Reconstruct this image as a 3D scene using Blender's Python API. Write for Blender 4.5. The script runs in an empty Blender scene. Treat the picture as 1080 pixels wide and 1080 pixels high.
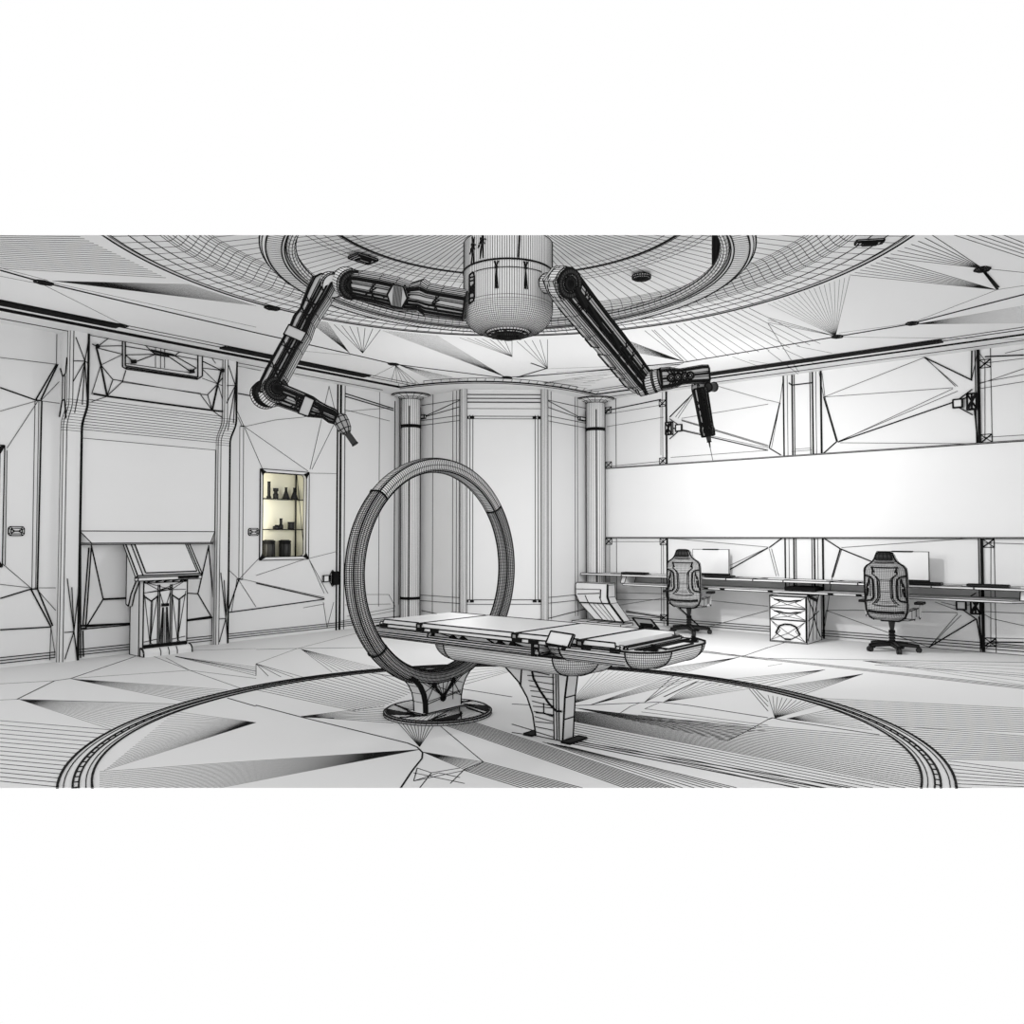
import bpy, bmesh, math, random
from math import sin, cos, pi, radians, sqrt, atan2, tan
from mathutils import Vector, Matrix
random.seed(7)
scene = bpy.context.scene
C = scene.collection

# ---------------------------------------------------------------- camera
F = 822.0; PITCH = radians(1.81); YAW = radians(40); EYE = Vector((0, 0, 1.4))
fwd = Vector((-sin(YAW)*cos(PITCH), cos(YAW)*cos(PITCH), sin(PITCH)))
rgt = Vector((cos(YAW), sin(YAW), 0)); upv = rgt.cross(fwd)
cd = bpy.data.cameras.new('camera'); cam = bpy.data.objects.new('camera', cd); C.objects.link(cam)
cd.sensor_width = 36; cd.lens = 36*F/1080; cd.clip_end = 200
cam.matrix_world = Matrix.Translation(EYE) @ Matrix((rgt, upv, -fwd)).transposed().to_4x4()
scene.camera = cam

def ray(x, y): return fwd + rgt*((x-540)/F) + upv*((540-y)/F)
def onZ(x, y, z=0.0): v = ray(x, y); return EYE + v*((z-EYE.z)/v.z)
def onX(x, y, X): v = ray(x, y); return EYE + v*(X/v.x)
def onY(x, y, Y): v = ray(x, y); return EYE + v*(Y/v.y)
def atD(x, y, d): return EYE + ray(x, y)*d

# ---------------------------------------------------------------- materials
def mat(name, col, rough=.6, noise=.02, emit=None, metal=0):
    m = bpy.data.materials.new(name); m.use_nodes = True
    nt = m.node_tree; b = nt.nodes['Principled BSDF']
    b.inputs['Roughness'].default_value = rough; b.inputs['Metallic'].default_value = metal
    b.inputs['Specular IOR Level'].default_value = .2
    n = nt.nodes.new('ShaderNodeTexNoise'); n.inputs['Scale'].default_value = 3
    r = nt.nodes.new('ShaderNodeMapRange'); r.inputs['To Min'].default_value = 1-noise; r.inputs['To Max'].default_value = 1+noise
    mx = nt.nodes.new('ShaderNodeMix'); mx.data_type = 'RGBA'; mx.blend_type = 'MULTIPLY'; mx.inputs[0].default_value = 1
    cmb = nt.nodes.new('ShaderNodeCombineColor')
    nt.links.new(n.outputs['Fac'], r.inputs['Value'])
    for k in range(3): nt.links.new(r.outputs[0], cmb.inputs[k])
    mx.inputs[6].default_value = (*col, 1); nt.links.new(cmb.outputs[0], mx.inputs[7])
    nt.links.new(mx.outputs[2], b.inputs['Base Color'])
    if emit:
        b.inputs['Emission Color'].default_value = (*emit[0], 1); b.inputs['Emission Strength'].default_value = emit[1]
    return m
CLAY = mat('white_clay', (.76,)*3)
INK = mat('black_wire', (.004,)*3, .9, 0)
CREAM = mat('cream_cabinet_lining', (.86, .84, .70), .6)
PALE = mat('pale_panel', (.80,)*3, .5)
GLASS = mat('shelf_glass', (.8, .82, .74), .1)
GB = GLASS.node_tree.nodes['Principled BSDF']; GB.inputs['Alpha'].default_value = .35
DARK = mat('dark_glass', (.03,)*3, .35)
MID = mat('grey_steel', (.33,)*3, .45)
MIDC = mat('grey_upholstery', (.50,)*3, .6)

# ---------------------------------------------------------------- mesh building
class MB:
    def __init__(s, T=None): s.v = []; s.f = []; s.m = []; s.T = T
    def pt(s, p):
        p = Vector(p)
        if s.T is not None: p = s.T @ p
        s.v.append(p); return len(s.v)-1
    def face(s, pts, m=0, w=0):
        s.f.append([s.pt(p) for p in pts]); s.m.append(m)
        if w: s.poly(pts, w, True)
    def line(s, a, b, w=.006, m=1, flat=1.0):
        a = Vector(a); b = Vector(b)
        if s.T is not None: a = s.T @ a; b = s.T @ b
        d = b-a
        if d.length < 1e-5: return
        d.normalize()
        u = d.cross(Vector((0, 0, 1)))
        if u.length < .05: u = d.cross(Vector((1, 0, 0)))
        u.normalize(); v = d.cross(u); h = w/2
        i = len(s.v)
        for p in (a, b):
            for su, sv in ((-1, -1), (1, -1), (1, 1), (-1, 1)): s.v.append(p+u*(su*h)+v*(sv*h*flat))
        for k in range(4): s.f.append([i+k, i+(k+1) % 4, i+4+(k+1) % 4, i+4+k]); s.m.append(m)
    def poly(s, pts, w=.006, closed=False, m=1):
        for a, b in zip(pts, pts[1:]): s.line(a, b, w, m)
        if closed: s.line(pts[-1], pts[0], w, m)
    def box(s, lo, hi, w=.006, m=0):
        x0, y0, z0 = lo; x1, y1, z1 = hi
        P = [(x0,y0,z0),(x1,y0,z0),(x1,y1,z0),(x0,y1,z0),(x0,y0,z1),(x1,y0,z1),(x1,y1,z1),(x0,y1,z1)]
        i = len(s.v)
        for p in P: s.pt(p)
        for q in ((3,2,1,0),(4,5,6,7),(0,1,5,4),(1,2,6,5),(2,3,7,6),(3,0,4,7)): s.f.append([i+k for k in q]); s.m.append(m)
        if w:
            for a, b in ((0,1),(1,2),(2,3),(3,0),(4,5),(5,6),(6,7),(7,4),(0,4),(1,5),(2,6),(3,7)): s.line(P[a], P[b], w)
    def loft(s, rings, closed=True, caps=True, m=0, wr=0, wl=0, er=1, el=1, lsel=None):
        """rings: lists of equal length. wr: wire along rings, wl: wire between rings"""
        n = len(rings[0]); idx = [[s.pt(p) for p in r] for r in rings]
        for a, b in zip(idx, idx[1:]):
            for k in range(n if closed else n-1):
                s.f.append([a[k], a[(k+1) % n], b[(k+1) % n], b[k]]); s.m.append(m)
        if caps and closed:
            s.f.append(idx[0][::-1]); s.m.append(m); s.f.append(idx[-1][:]); s.m.append(m)
        if wr:
            for j, r in enumerate(rings):
                if j % er == 0 or j == len(rings)-1: s.poly(r, wr, closed)
        if wl:
            for k in range(n):
                if (lsel(k) if lsel else k % el == 0): s.poly([r[k] for r in rings], wl)
    def lathe(s, prof, c, n=48, wr=0, wl=0, el=1, er=1, caps=True, m=0, ax=None):
        """prof: (r, h) pairs around axis ax through c"""
        ax = Vector(ax).normalized() if ax is not None else Vector((0, 0, 1))
        u = ax.orthogonal().normalized(); v = ax.cross(u); c = Vector(c)
        rings = [[c+ax*h+(u*cos(2*pi*k/n)+v*sin(2*pi*k/n))*r for k in range(n)] for r, h in prof]
        s.loft(rings, True, caps, m, wr, wl, er, el)
    def cyl(s, a, b, r, r2=None, n=24, wr=.006, wl=0, el=1, m=0):
        a = Vector(a); b = Vector(b); L = (b-a).length
        s.lathe([(r, 0), (r if r2 is None else r2, L)], a, n, wr, wl, el, 1, True, m, b-a)
    def extrude(s, pts, vec, w=.006, m=0, side=0):
        vec = Vector(vec); a = [Vector(p) for p in pts]; b = [p+vec for p in a]
        s.loft([a, b], True, True, m, w, side)
    def build(s, name, parent=None, mats=None, smooth=True, clip=()):
        org = Vector(parent['_o']) if parent is not None and '_o' in parent else Vector((0, 0, 0))
        me = bpy.data.meshes.new(name)
        me.from_pydata([p-org for p in s.v], [], s.f)
        mats = mats or [CLAY, INK]
        for q in mats: me.materials.append(q)
        me.polygons.foreach_set('material_index', [min(k, len(mats)-1) for k in s.m])
        if clip or True:
            bm = bmesh.new(); bm.from_mesh(me)
            if not clip: bmesh.ops.recalc_face_normals(bm, faces=[f for f in bm.faces if f.material_index != 1])
            for co, no in clip:
                bmesh.ops.bisect_plane(bm, geom=bm.verts[:]+bm.edges[:]+bm.faces[:], plane_co=Vector(co)-org, plane_no=no, clear_outer=True)
            bm.to_mesh(me); bm.free()
        if smooth:
            me.polygons.foreach_set('use_smooth', [True]*len(me.polygons))
            me.set_sharp_from_angle(angle=radians(35))
        o = bpy.data.objects.new(name, me); C.objects.link(o)
        if parent is not None:
            o.parent = parent
            if '_o' in parent: o['_o'] = parent['_o']
        return o
EMPT = []
def thing(name, label, cat, org=(0, 0, 0), group=None, local=False):
    o = bpy.data.objects.new(name, None); C.objects.link(o); o.empty_display_size = .1
    o.location = org; o['label'] = label; o['category'] = cat
    if group: o['group'] = group
    if not local: o['_o'] = tuple(org)
    return o
def tag(o, label, cat, group=None):
    o['label'] = label; o['category'] = cat
    if group: o['group'] = group
def structure(o): o['kind'] = 'structure'; return o
def dup(root, loc, rz, label, group=None):
    r = root.copy(); C.objects.link(r); r.location = loc; r.rotation_euler = (0, 0, rz); r['label'] = label
    if group: r['group'] = group
    def rec(src, dst):
        for ch in [o for o in C.objects if o.parent == src]:
            c = ch.copy(); C.objects.link(c); c.parent = dst; rec(ch, c)
    rec(root, r); return r

CX, CY = -3.73, 4.40          # centre of the round room motif
WX, WY, ZC = -9.55, 11.0, 3.70
T1, T2, T3 = .0050, .009, .015   # thin, medium and heavy wires

# ---------------------------------------------------------------- segment helpers
def seg_circle(a, b, R):
    """parameters where the segment a-b crosses the circle of radius R round the centre"""
    ax, ay = a.x-CX, a.y-CY; dx, dy = b.x-a.x, b.y-a.y
    A = dx*dx+dy*dy; B = 2*(ax*dx+ay*dy); c = ax*ax+ay*ay-R*R; D = B*B-4*A*c
    if D <= 0 or A == 0: return []
    q = sqrt(D); return sorted(t for t in ((-B-q)/(2*A), (-B+q)/(2*A)) if 0 < t < 1)
def put(mb, a, b, w, R0, R1):
    """keep only what lies inside R0 or outside R1"""
    ts = [0]+sorted(seg_circle(a, b, R0)+seg_circle(a, b, R1))+[1]
    for s, e in zip(ts, ts[1:]):
        mth = a.lerp(b, (s+e)/2); r = math.hypot(mth.x-CX, mth.y-CY)
        if r <= R0 or r >= R1: mb.line(a.lerp(b, s), a.lerp(b, e), w, 1, .3)
def fan_px(ap, e1, e2, n): return [(ap, (e1[0]+(e2[0]-e1[0])*k/(n-1), e1[1]+(e2[1]-e1[1])*k/(n-1)), (1 if n < 9 else .75 if n < 13 else .5)) for k in range(n)]
def hatch_px(a1, b1, a2, b2, n):
    o = []
    for k in range(n):
        t = k/(n-1); o.append(((a1[0]+(a2[0]-a1[0])*t, a1[1]+(a2[1]-a1[1])*t), (b1[0]+(b2[0]-b1[0])*t, b1[1]+(b2[1]-b1[1])*t)))
    return o
def sc(lst, ox, oy, k=4.0):     # crop coordinates to photo coordinates
    return [tuple((q[0]/k+ox, q[1]/k+oy) if isinstance(q, tuple) else q for q in s) for s in lst]
def path(*p): return list(zip(p, p[1:]))

# ================================================================ FLOOR
dh = Vector((-sin(YAW), cos(YAW), 0))
floor_near = onZ(540, 831, 0)
fl = MB()
fl.face([(-11.5, -1, 0), (3.5, -1, 0), (3.5, 11.4, 0), (-11.5, 11.4, 0)])
for R, w in ((2.69, .012), (2.72, .005), (2.755, .009), (2.785, .011), (2.83, .005), (2.86, .013)):
    P = [Vector((CX+R*cos(2*pi*k/160), CY+R*sin(2*pi*k/160), .002)) for k in range(160)]
    fl.poly(P, w, True)
for k in range(160):
    a = 2*pi*k/160; c, s = cos(a), sin(a)
    fl.line((CX+2.75*c, CY+2.75*s, .001), (CX+2.79*c, CY+2.79*s, .001), .008)
thin = []; heavy = []
thin += sc(fan_px((85,392),(740,410),(480,520),17)+fan_px((300,304),(960,350),(800,402),10)+path((0,325),(230,312),(300,302),(800,268),(1080,302))
    + path((0,393),(72,390),(740,410))+path((650,210),(800,268),(1020,345))+fan_px((740,210),(1080,290),(1080,255),5)+path((700,215),(800,268))
    + hatch_px((0,480),(480,520),(0,735),(270,762),15)+fan_px((1080,488),(740,442),(440,690),26)
    + fan_px((1777,601),(420,695),(420,860),22)+path((800,184),(1080,176)), 0, 640)
heavy += sc(path((72,390),(230,312),(300,302),(570,210))+path((960,385),(1080,420))+path((740,208),(1080,272)), 0, 640)
heavy += sc(path((0,415),(190,465),(640,575),(680,592),(703,615),(700,640),(660,690),(610,765))+path((0,180),(160,176),(490,172))+path((490,280),(620,300))
    + path((860,345),(1080,380))+path((190,465),(330,470)), 270, 640)
thin += sc(path((0,240),(170,177),(430,110))+fan_px((190,178),(320,275),(530,262),9)+hatch_px((150,305),(560,410),(560,280),(690,345),11)
    + hatch_px((0,350),(420,440),(150,305),(560,410),9)+fan_px((190,462),(540,420),(580,490),8)
    + fan_px((703,612),(960,655),(890,690),9)+fan_px((690,590),(600,490),(750,500),10)+path((780,505),(960,655),(880,685),(820,745))
    + hatch_px((870,470),(2000,840),(800,500),(1560,765),12)+hatch_px((960,655),(1900,900),(880,690),(1240,800),11)
    + path((680,680),(740,700),(860,680))+path((680,680),(665,735),(880,690))+path((665,700),(880,745))+path((740,700),(690,765))+path((860,720),(770,700),(665,735))
    + fan_px((0,240),(210,300),(0,290),5)+hatch_px((870,330),(1080,270),(900,250),(1080,250),6), 270, 640)
heavy += sc(path((0,410),(100,415))+path((240,418),(540,405),(620,402),(740,415),(1080,468))+path((0,495),(100,525))+path((0,530),(100,545))
    + hatch_px((240,562),(1900,845),(240,575),(1700,860),3)+path((780,180),(1080,225))+path((640,380),(780,315))+path((970,210),(1080,172)), 540, 640)
thin += sc(fan_px((240,412),(370,255),(700,285),15)+fan_px((330,414),(700,285),(790,300),5)+fan_px((560,402),(690,285),(760,300),3)+fan_px((640,402),(790,310),(1000,345),9)
    + fan_px((260,425),(905,565),(1010,515),16)+hatch_px((260,440),(1640,552),(240,480),(1900,800),22)+hatch_px((240,490),(1900,810),(240,556),(1500,830),8)
    + hatch_px((240,590),(1300,850),(130,570),(740,770),7)
    + path((430,465),(500,420),(540,405))+path((560,430),(620,405))+path((910,565),(1000,520),(1080,475))+path((990,525),(1080,520))
    + hatch_px((560,430),(1080,500),(520,470),(1000,520),4)+fan_px((960,212),(730,275),(600,265),7)
    + hatch_px((1000,345),(1080,440),(1030,350),(1080,400),3), 540, 640)
heavy += sc(path((0,217),(1080,235))+hatch_px((-300,185),(1080,335),(-300,190),(1080,346),3)+path((450,245),(1080,290))+path((0,475),(20,468),(60,478),(470,540))
    + path((0,172),(80,148)), 810, 640)
thin += sc(fan_px((400,283),(0,345),(140,372),8)+fan_px((240,265),(-320,322),(-40,343),6)+fan_px((30,470),(0,372),(220,412),12)
    + fan_px((400,228),(1080,250),(1080,330),6)+hatch_px((200,385),(1080,428),(430,500),(1080,530),14)+hatch_px((500,500),(1080,545),(720,640),(1080,650),15)
    + hatch_px((760,650),(1080,690),(790,762),(1080,770),8)
    + fan_px((80,472),(300,425),(440,520),10)+path((0,250),(60,240)), 810, 640)
RI, RO = 2.69, 2.86
for a, b, *q in thin: put(fl, onZ(*a, .001), onZ(*b, .001), .0058*(q[0] if q else 1), RI, RO)
for a, b in heavy: put(fl, onZ(*a, .001), onZ(*b, .001), .011, RI, RO)
fl.line((-2.9, 10.93, 0), (3, 10.93, 0), .012)
FCLIP = [(floor_near, -dh), ((2.2, 0, 0), (1, 0, 0)), ((0, 11.3, 0), (0, 1, 0)), ((-9.9, 0, 0), (-1, 0, 0))]
structure(fl.build('floor', clip=FCLIP))

# ================================================================ CEILING (built as a section: the near half of the room is cut away)
cut_ray = ray(540, 248); cut_no = rgt.cross(cut_ray).normalized()
if cut_no.z < 0: cut_no = -cut_no
CCLIP = [(EYE, cut_no)]
ce = MB(); NS = 288
def cp(R, z, k, n=NS): a = 2*pi*k/n; return Vector((CX+R*cos(a), CY+R*sin(a), z))
# flat field from the round edge out to the walls
X0, X1, Y0, Y1 = -11.0, 3.2, -1.0, 11.3
def border(k):
    a = 2*pi*k/NS; c, s = cos(a), sin(a)
    t = min([q for q in (((X1-CX)/c if c > 1e-9 else 1e9), ((X0-CX)/c if c < -1e-9 else 1e9), ((Y1-CY)/s if s > 1e-9 else 1e9), ((Y0-CY)/s if s < -1e-9 else 1e9))])
    return Vector((CX+c*t, CY+s*t, ZC))
ce.loft([[border(k) for k in range(NS)], [cp(3.10, ZC, k) for k in range(NS)]], True, False)
# round coffer: groove, radial field, S-curved cove rising to the upper disc
PZ = 3.85
prof = [(3.10, ZC), (3.09, ZC+.02), (3.05, ZC+.02), (3.04, ZC), (2.66, ZC)]
for k in range(1, 11):
    t = k/10; prof.append((2.66-.20*t, ZC+(PZ-ZC)*(t-sin(2*pi*t)/(2*pi)*.7)))
prof += [(1.72, PZ), (1.66, PZ), (1.58, PZ), (1.48, PZ), (1.46, PZ+.01), (1.44, PZ), (1.36, PZ), (.34, PZ)]
rings = [[cp(R, z, k) for k in range(NS)] for R, z in prof]
ce.loft(rings, True, False)
for j, (R, z) in enumerate(prof):
    w = .0042
    if j in (0, 3): w = .009
    if j in (1, 2): w = .006
    if R == 1.46: w = .022
    ce.poly(rings[j], w, True)
for k in range(NS):
    if k % 2 == 0: ce.poly([r[k] for r in rings[3:]], .0042)
for R in (2.90, 2.78): ce.poly([cp(R, ZC-.003, k) for k in range(NS)], .005, True)
thin = sc(fan_px((220,225),(800,240),(1080,330),30)+hatch_px((0,20),(300,20),(0,172),(700,212),22)+path((190,245),(510,405))+path((0,170),(200,222))+path((0,205),(180,240))
    + path((200,228),(1080,420)), 0, 240)
thin += sc(fan_px((395,530),(210,385),(300,400),16)+fan_px((450,530),(330,410),(525,430),7)+fan_px((1050,630),(535,435),(760,455),20)+fan_px((1080,545),(860,465),(1080,475),8)
    + fan_px((590,582),(570,650),(690,662),6)+fan_px((600,578),(760,650),(900,648),14)+path((400,540),(190,520))+path((490,630),(590,580)), 270, 240)
thin += sc(fan_px((150,595),(20,480),(150,472),5)+fan_px((725,565),(430,455),(480,520),24)+fan_px((725,565),(560,435),(590,432),2)+hatch_px((600,432),(740,565),(1000,340),(1300,490),14)
    + hatch_px((150,596),(720,575),(300,655),(720,575),5)+fan_px((130,655),(420,610),(300,690),8)+path((725,570),(640,610))
    + hatch_px((930,545),(1080,600),(1000,560),(1080,575),2), 540, 240)
thin += sc(fan_px((285,458),(0,322),(345,205),17)+fan_px((285,458),(0,380),(0,400),3)+fan_px((960,262),(345,200),(500,128),8)+fan_px((905,172),(490,125),(690,30),8)
    + path((905,172),(1080,190))+path((600,405),(968,262),(1080,245))+fan_px((620,408),(1080,330),(1080,402),16)+hatch_px((780,30),(1080,128),(990,30),(1080,66),5)
    + path((310,462),(1080,470))+path((0,405),(130,610))+hatch_px((0,520),(130,620),(120,500),(270,530),3)+path((300,445),(600,404)), 810, 240)
heavy = [((46,298),(270,351)),((270,351),(372,374)),((372,374),(415,384)),((415,384),(530,398.5)),((530,398.5),(600,393.5)),((600,393.5),(722,382)),((722,382),(883,355)),((883,355),(960,342)),((962,341),(1090,308)),((0,285),(46,298)),((545,398),(655,389)),((577,388.5),(545,398)),((560,383),(577,389)),((1036,284),(1052,305)),((1036,284),(1053,303))]
for a, b, *q in thin: put(ce, onZ(*a, ZC-.001), onZ(*b, ZC-.001), .0056*(q[0] if q else 1), 0.0, 3.12)
for a, b in heavy: put(ce, onZ(*a, ZC-.004), onZ(*b, ZC-.004), .02, 0.0, 3.12)
for x, y in ((46,298),(127,343),(883,355),(962,341),(1036,284),(535,398),(415,384),(287,325)):
    p = onZ(x, y, ZC-.004)
    for r in (.03, .06): ce.poly([p+Vector((r*cos(q*pi/3), 1.3*r*sin(q*pi/3), 0)) for q in range(6)], .016, True)
# long cornice lines parallel to the walls
for x, w in ((-8.97, .03), (-8.93, .008), (-9.02, .008), (-9.36, .007), (-8.74, .007), (-8.62, .006)):
    ce.line((x, 1.0, ZC-.004), (x, 8.0, ZC-.004), w)
for y, w in ((10.45, .025), (10.49, .008), (10.78, .007), (10.22, .008), (10.10, .006)):
    ce.line((-7.0, y, ZC-.004), (1.5, y, ZC-.004), w)
# bowed cornice round the corner bay
A1 = Vector((-8.97, 8.0, ZC-.004)); A2 = Vector((-7.0, 10.45, ZC-.004)); mid = onZ(530, 402.5, ZC-.004)
bow = []
for k in range(25):
    t = k/24; c = mid*2-(A1+A2)/2; bow.append(A1*(1-t)**2+c*2*t*(1-t)+A2*t*t)
ce.poly(bow, .026); ce.poly([p+Vector((-.1, .1, 0)) for p in bow], .010); ce.poly([p+Vector((.16, -.16, 0)) for p in bow[3:-3]], .007)
for k in range(25): ce.line(bow[k], bow[k]+Vector((.16, -.16, 0)), .006)
CC2 = CCLIP+[((2.2, 0, 0), (1, 0, 0)), ((0, 11.3, 0), (0, 1, 0)), ((-9.9, 0, 0), (-1, 0, 0))]
structure(ce.build('ceiling', clip=CC2))

# ================================================================ LEFT WALL
XA = WX
wl = MB()
wl.box((WX-.3, 1.0, 0), (WX, 5.995, ZC+.05), 0)
wl.box((WX-.3, 5.995, 0), (WX, 6.76, 1.09), 0); wl.box((WX-.3, 5.995, 2.32), (WX, 6.76, ZC+.05), 0)
wl.box((WX-.3, 6.76, 0), (WX, 8.95, ZC+.05), 0)
S = WX+.004
def lx(segs, w, X=None):
    for a, b in segs: wl.line(onX(*a, S if X is None else X), onX(*b, S if X is None else X), w)
t = sc(path((0,548),(240,577))+path((0,775),(160,730))+path((160,732),(30,930))+path((165,730),(252,742))+path((240,450),(238,577))+path((175,728),(250,650)), 0, 240)
t += sc(path((0,625),(130,640))+path((22,548),(132,642))+path((145,640),(235,640))+path((150,640),(235,735))+path((215,805),(235,940))+path((215,805),(210,945))+path((30,60),(22,545))+path((0,260+265),(20,548)), 0, 460)
h = sc(path((0,675),(150,728),(238,577))+path((150,728),(175,730))+path((172,726),(244,577)), 0, 240)
h += sc(path((0,685),(130,645),(215,805),(0,817))+path((130,645),(158,645),(222,800)), 0, 460)
t += [((251,386),(275,391)),((250,433),(257,449)),((251,440),(255,449)),((258,450),(290,443)),((290,443),(320,440)),((320,440),(356,431)),((258,451),(277,495)),((258,450),(325,497)),
      ((252,611),(274,588)),((252,610),(342,630)),((270,607),(324,589)),((326,589),(354,582)),((326,590),(342,626)),((326,590),(346,626)),((341,635),(345,662)),((345,662),(352,635)),
      ((327,499),(356,499.5)),((327,495),(347,408)),((329,495),(356,440)),((347,407),(355,440)),((252,612),(270,640)),((240,600),(252,611)),((244,646),(250,611)),((320,641),(342,637))]
h += [((251,415),(290,422)),((253,449.5),(258,449.5)),((249.5,611),(256,611)),((252,611),(240,646)),((240,646),(270,642)),((270,642),(342,632)),((270,615),(342,631.5))]
for X_, Y0_, Y1_ in ((37,423,621),(41,423,621),(253,450,611),(257,450,611)): t.append(((X_,Y0_),(X_-3.4*(Y1_-Y0_)/200*(1 if X_<100 else .4),Y1_)))
h += [((44,423),(39.5,621))]
lx(t, T1); lx(h, T3*.9)
for y in (7.28, 7.33, 7.345, 7.42): wl.line((S, y, 0), (S, y, ZC), .02 if y in (7.28, 7.345) else .009)
wl.line((S, 8.10, .3), (S, 8.10, ZC), .006); wl.line((S, 8.52, .3), (S, 8.52, ZC), .006); wl.line((S, 8.42, 0), (S, 8.42, ZC-.1), .012)
lx([((364,415),(415,431)),((364,418),(415,433))], .014); lx([((363,432),(411,444)),((364,434),(413,430)),((360,655),(417,644)),((366,650),(417,641)),((364,627),(410,627)),((410,627),(417,640)),((364,638),(412,637))], T1)
# knot-like catches beside the post
for zc in (.78,):
    for k in range(5): wl.line((S+.01, 7.06+.05*k, zc-.05), (S+.01, 7.06+.05*k, zc+.05), .018)
    wl.box((S, 7.03, zc-.045), (S+.03, 7.12, zc+.045), .012, 0); wl.box((S, 7.2, zc-.09), (S+.05, 7.3, zc+.09), .02, 1)
    wl.poly([(S+.01, 7.12, zc), (S+.01, 7.2, zc+.12), (S+.01, 7.34, zc), (S+.01, 7.2, zc-.12)], .009, True)
for z in (.05, .08, .11): wl.line((S, 1.0, z), (S, 8.7, z), .009)
# fold of the niche below the big screen
t = sc(path((385,460),(435,688),(370,795))+path((435,688),(560,682))+path((340,458),(340,935))+path((375,470),(350,800))+path((385,470),(362,800))
    + path((340,815),(560,795))+path((358,805),(560,790))+path((785,662),(835,665),(880,465))+path((835,665),(890,760),(785,775))+path((785,780),(890,768))
    + path((880,460),(905,755))+path((912,460),(912,870))+path((350,820),(352,930))+path((895,770),(897,880)), 0, 460)
lx(t, .012)
lx(sc(path((436,688),(560,682))+path((785,778),(890,764))+path((340,800),(560,790))+path((340,812),(365,812))+path((885,765),(910,765)), 0, 460), .022)
structure(wl.build('wall_left'))

# pilasters with an S bend (structure)
def sprof(lo, up, z0=0.0):
    P = [(lo, z0), (lo, 2.60)]
    for k in range(1, 12):
        t = k/12; P.append((lo+(up-lo)*(t-sin(2*pi*t)/(2*pi)), 2.60+.36*t))
    P += [(up, 2.96), (up, ZC)]
    return P
for i, (ya, yb) in enumerate(((3.43, 3.64), (5.30, 5.48))):
    m = MB(); P = sprof(-9.46, -9.31)
    rr = []
    for X, z in P:
        rr.append([(WX-.02, ya, z), (X-.045, ya, z), (X-.013, ya+.013, z), (X, ya+.045, z), (X, yb-.015, z), (X-.01, yb, z), (WX-.02, yb, z)])
    m.loft(rr, True, True, 0, 0, 0)
    for j, r in enumerate(rr):
        if 1 <= j <= 12: m.poly(r[1:6], .0045)
    for k, w in ((0, .014), (1, .006), (2, .006), (3, .007), (4, .008), (5, .016)): m.poly([r[k] for r in rr], w)
    m.poly([r[0] for r in rr], .014)
    # wire stars high and low on the front face
    xm = -9.305; c = (ya+yb)/2+.03
    for dy, dz in ((-.1,.25),(.06,.25),(-.12,-.02),(.1,-.02),(-.12,-.25),(.05,-.5),(-.02,-.5),(-.1,-.6)):
        m.line((xm, c+.03, 3.38), (xm, max(ya+.02, min(yb-.01, c+.03+dy)), min(ZC, 3.38+dz)), .008)
    for dy, dz in ((-.08,.6),(.06,.5),(.06,-.3),(-.09,-.3),(-.1,0),(.04,-.32),(-.03,.5)):
        m.line((-9.452, c+.02, .33), (-9.452, max(ya+.02, min(yb-.01, c+.02+dy)), .33+dz), .008)
    if i == 0:
        ys = ya-.004
        m.poly([(-9.54, ys, 3.3), (-9.47, ys, 3.2), (-9.39, ys, 3.22), (-9.36, ys, 3.4)], .012)
        m.poly([(-9.54, ys, 2.75), (-9.47, ys, 2.93), (-9.40, ys, 2.93), (-9.36, ys, 2.72)], .014)
        for x in (-9.47, -9.40): m.line((x, ys, 2.93), (x, ys, 3.2), .009)
    o = m.build('trim_%d' % (i+1)); structure(o)

# big wall screen between the pilasters
ws = thing('wall_screen', 'large blank white wall screen with curved hood, above the kiosk on the left wall', 'screen', (WX, 4.47, 1.3))
m = MB()
P = [(X, z) for X, z in sprof(-9.50, -9.36) if z > 2.5]; P[0] = (-9.50, 2.53)
rr = [[(WX, 3.645, z), (X, 3.645, z), (X, 5.295, z), (WX, 5.295, z)] for X, z in P]
m.loft(rr, True, True)
for j, r in enumerate(rr):
    if j < len(rr)-1: m.line(r[1], r[2], .006)
hx = -9.354
def hq(pts, w, closed=False): m.poly([onX(x, y, hx) for x, y in pts], w, closed)
c1 = lambda *p: [(x/8.31+60, y/8.31+340) for x, y in p]
c2 = lambda *p: [(x/8.31+160, y/8.31+340) for x, y in p]
hq(c1((315,625),(440,648))+c2((535,772),(630,782)), .02)
hq(c1((440,645),(385,375),(345,215)), .016); hq(c1((345,215),(395,385),(490,500),(575,515)), .008); hq(c1((440,645),(490,505)), .008); hq(c1((440,645),(575,520),(605,420)), .008)
hq(c1((305,630),(385,375),(580,280)), .006); hq(c1((355,210),(570,205)), .008); hq(c1((355,225),(580,280)), .008); hq(c1((310,190),(355,215),(490,110)), .008)
hq(c1((575,515))+c2((430,630)), .006); hq(c1((575,525))+c2((430,622)), .006)
hq(c1((575,130),(575,390),(610,410))+c2((400,500),(445,470),(445,260)), .011); hq(c1((600,130),(600,380))+c2((405,480),(405,260)), .012)
hq(c1((600,395))+c2((400,492)), .016); hq(c1((600,360))+c2((330,440)), .006)
hq(c1((820,245))+c2((195,290)), .026); hq(c1((865,280))+c2((150,300)), .022); hq(c1((820,245),(865,280),(680,350),(600,285)), .010); hq(c1((600,285),(860,280)), .008)
hq(c2((150,300),(340,430),(390,400),(195,290)), .010); hq(c1((600,210),(820,245),(740,165)), .008); hq(c2((395,325),(205,290),(280,235)), .008)
for q in (865, 910, 945): hq(c1((q,190),(q,400)), .005)
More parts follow.
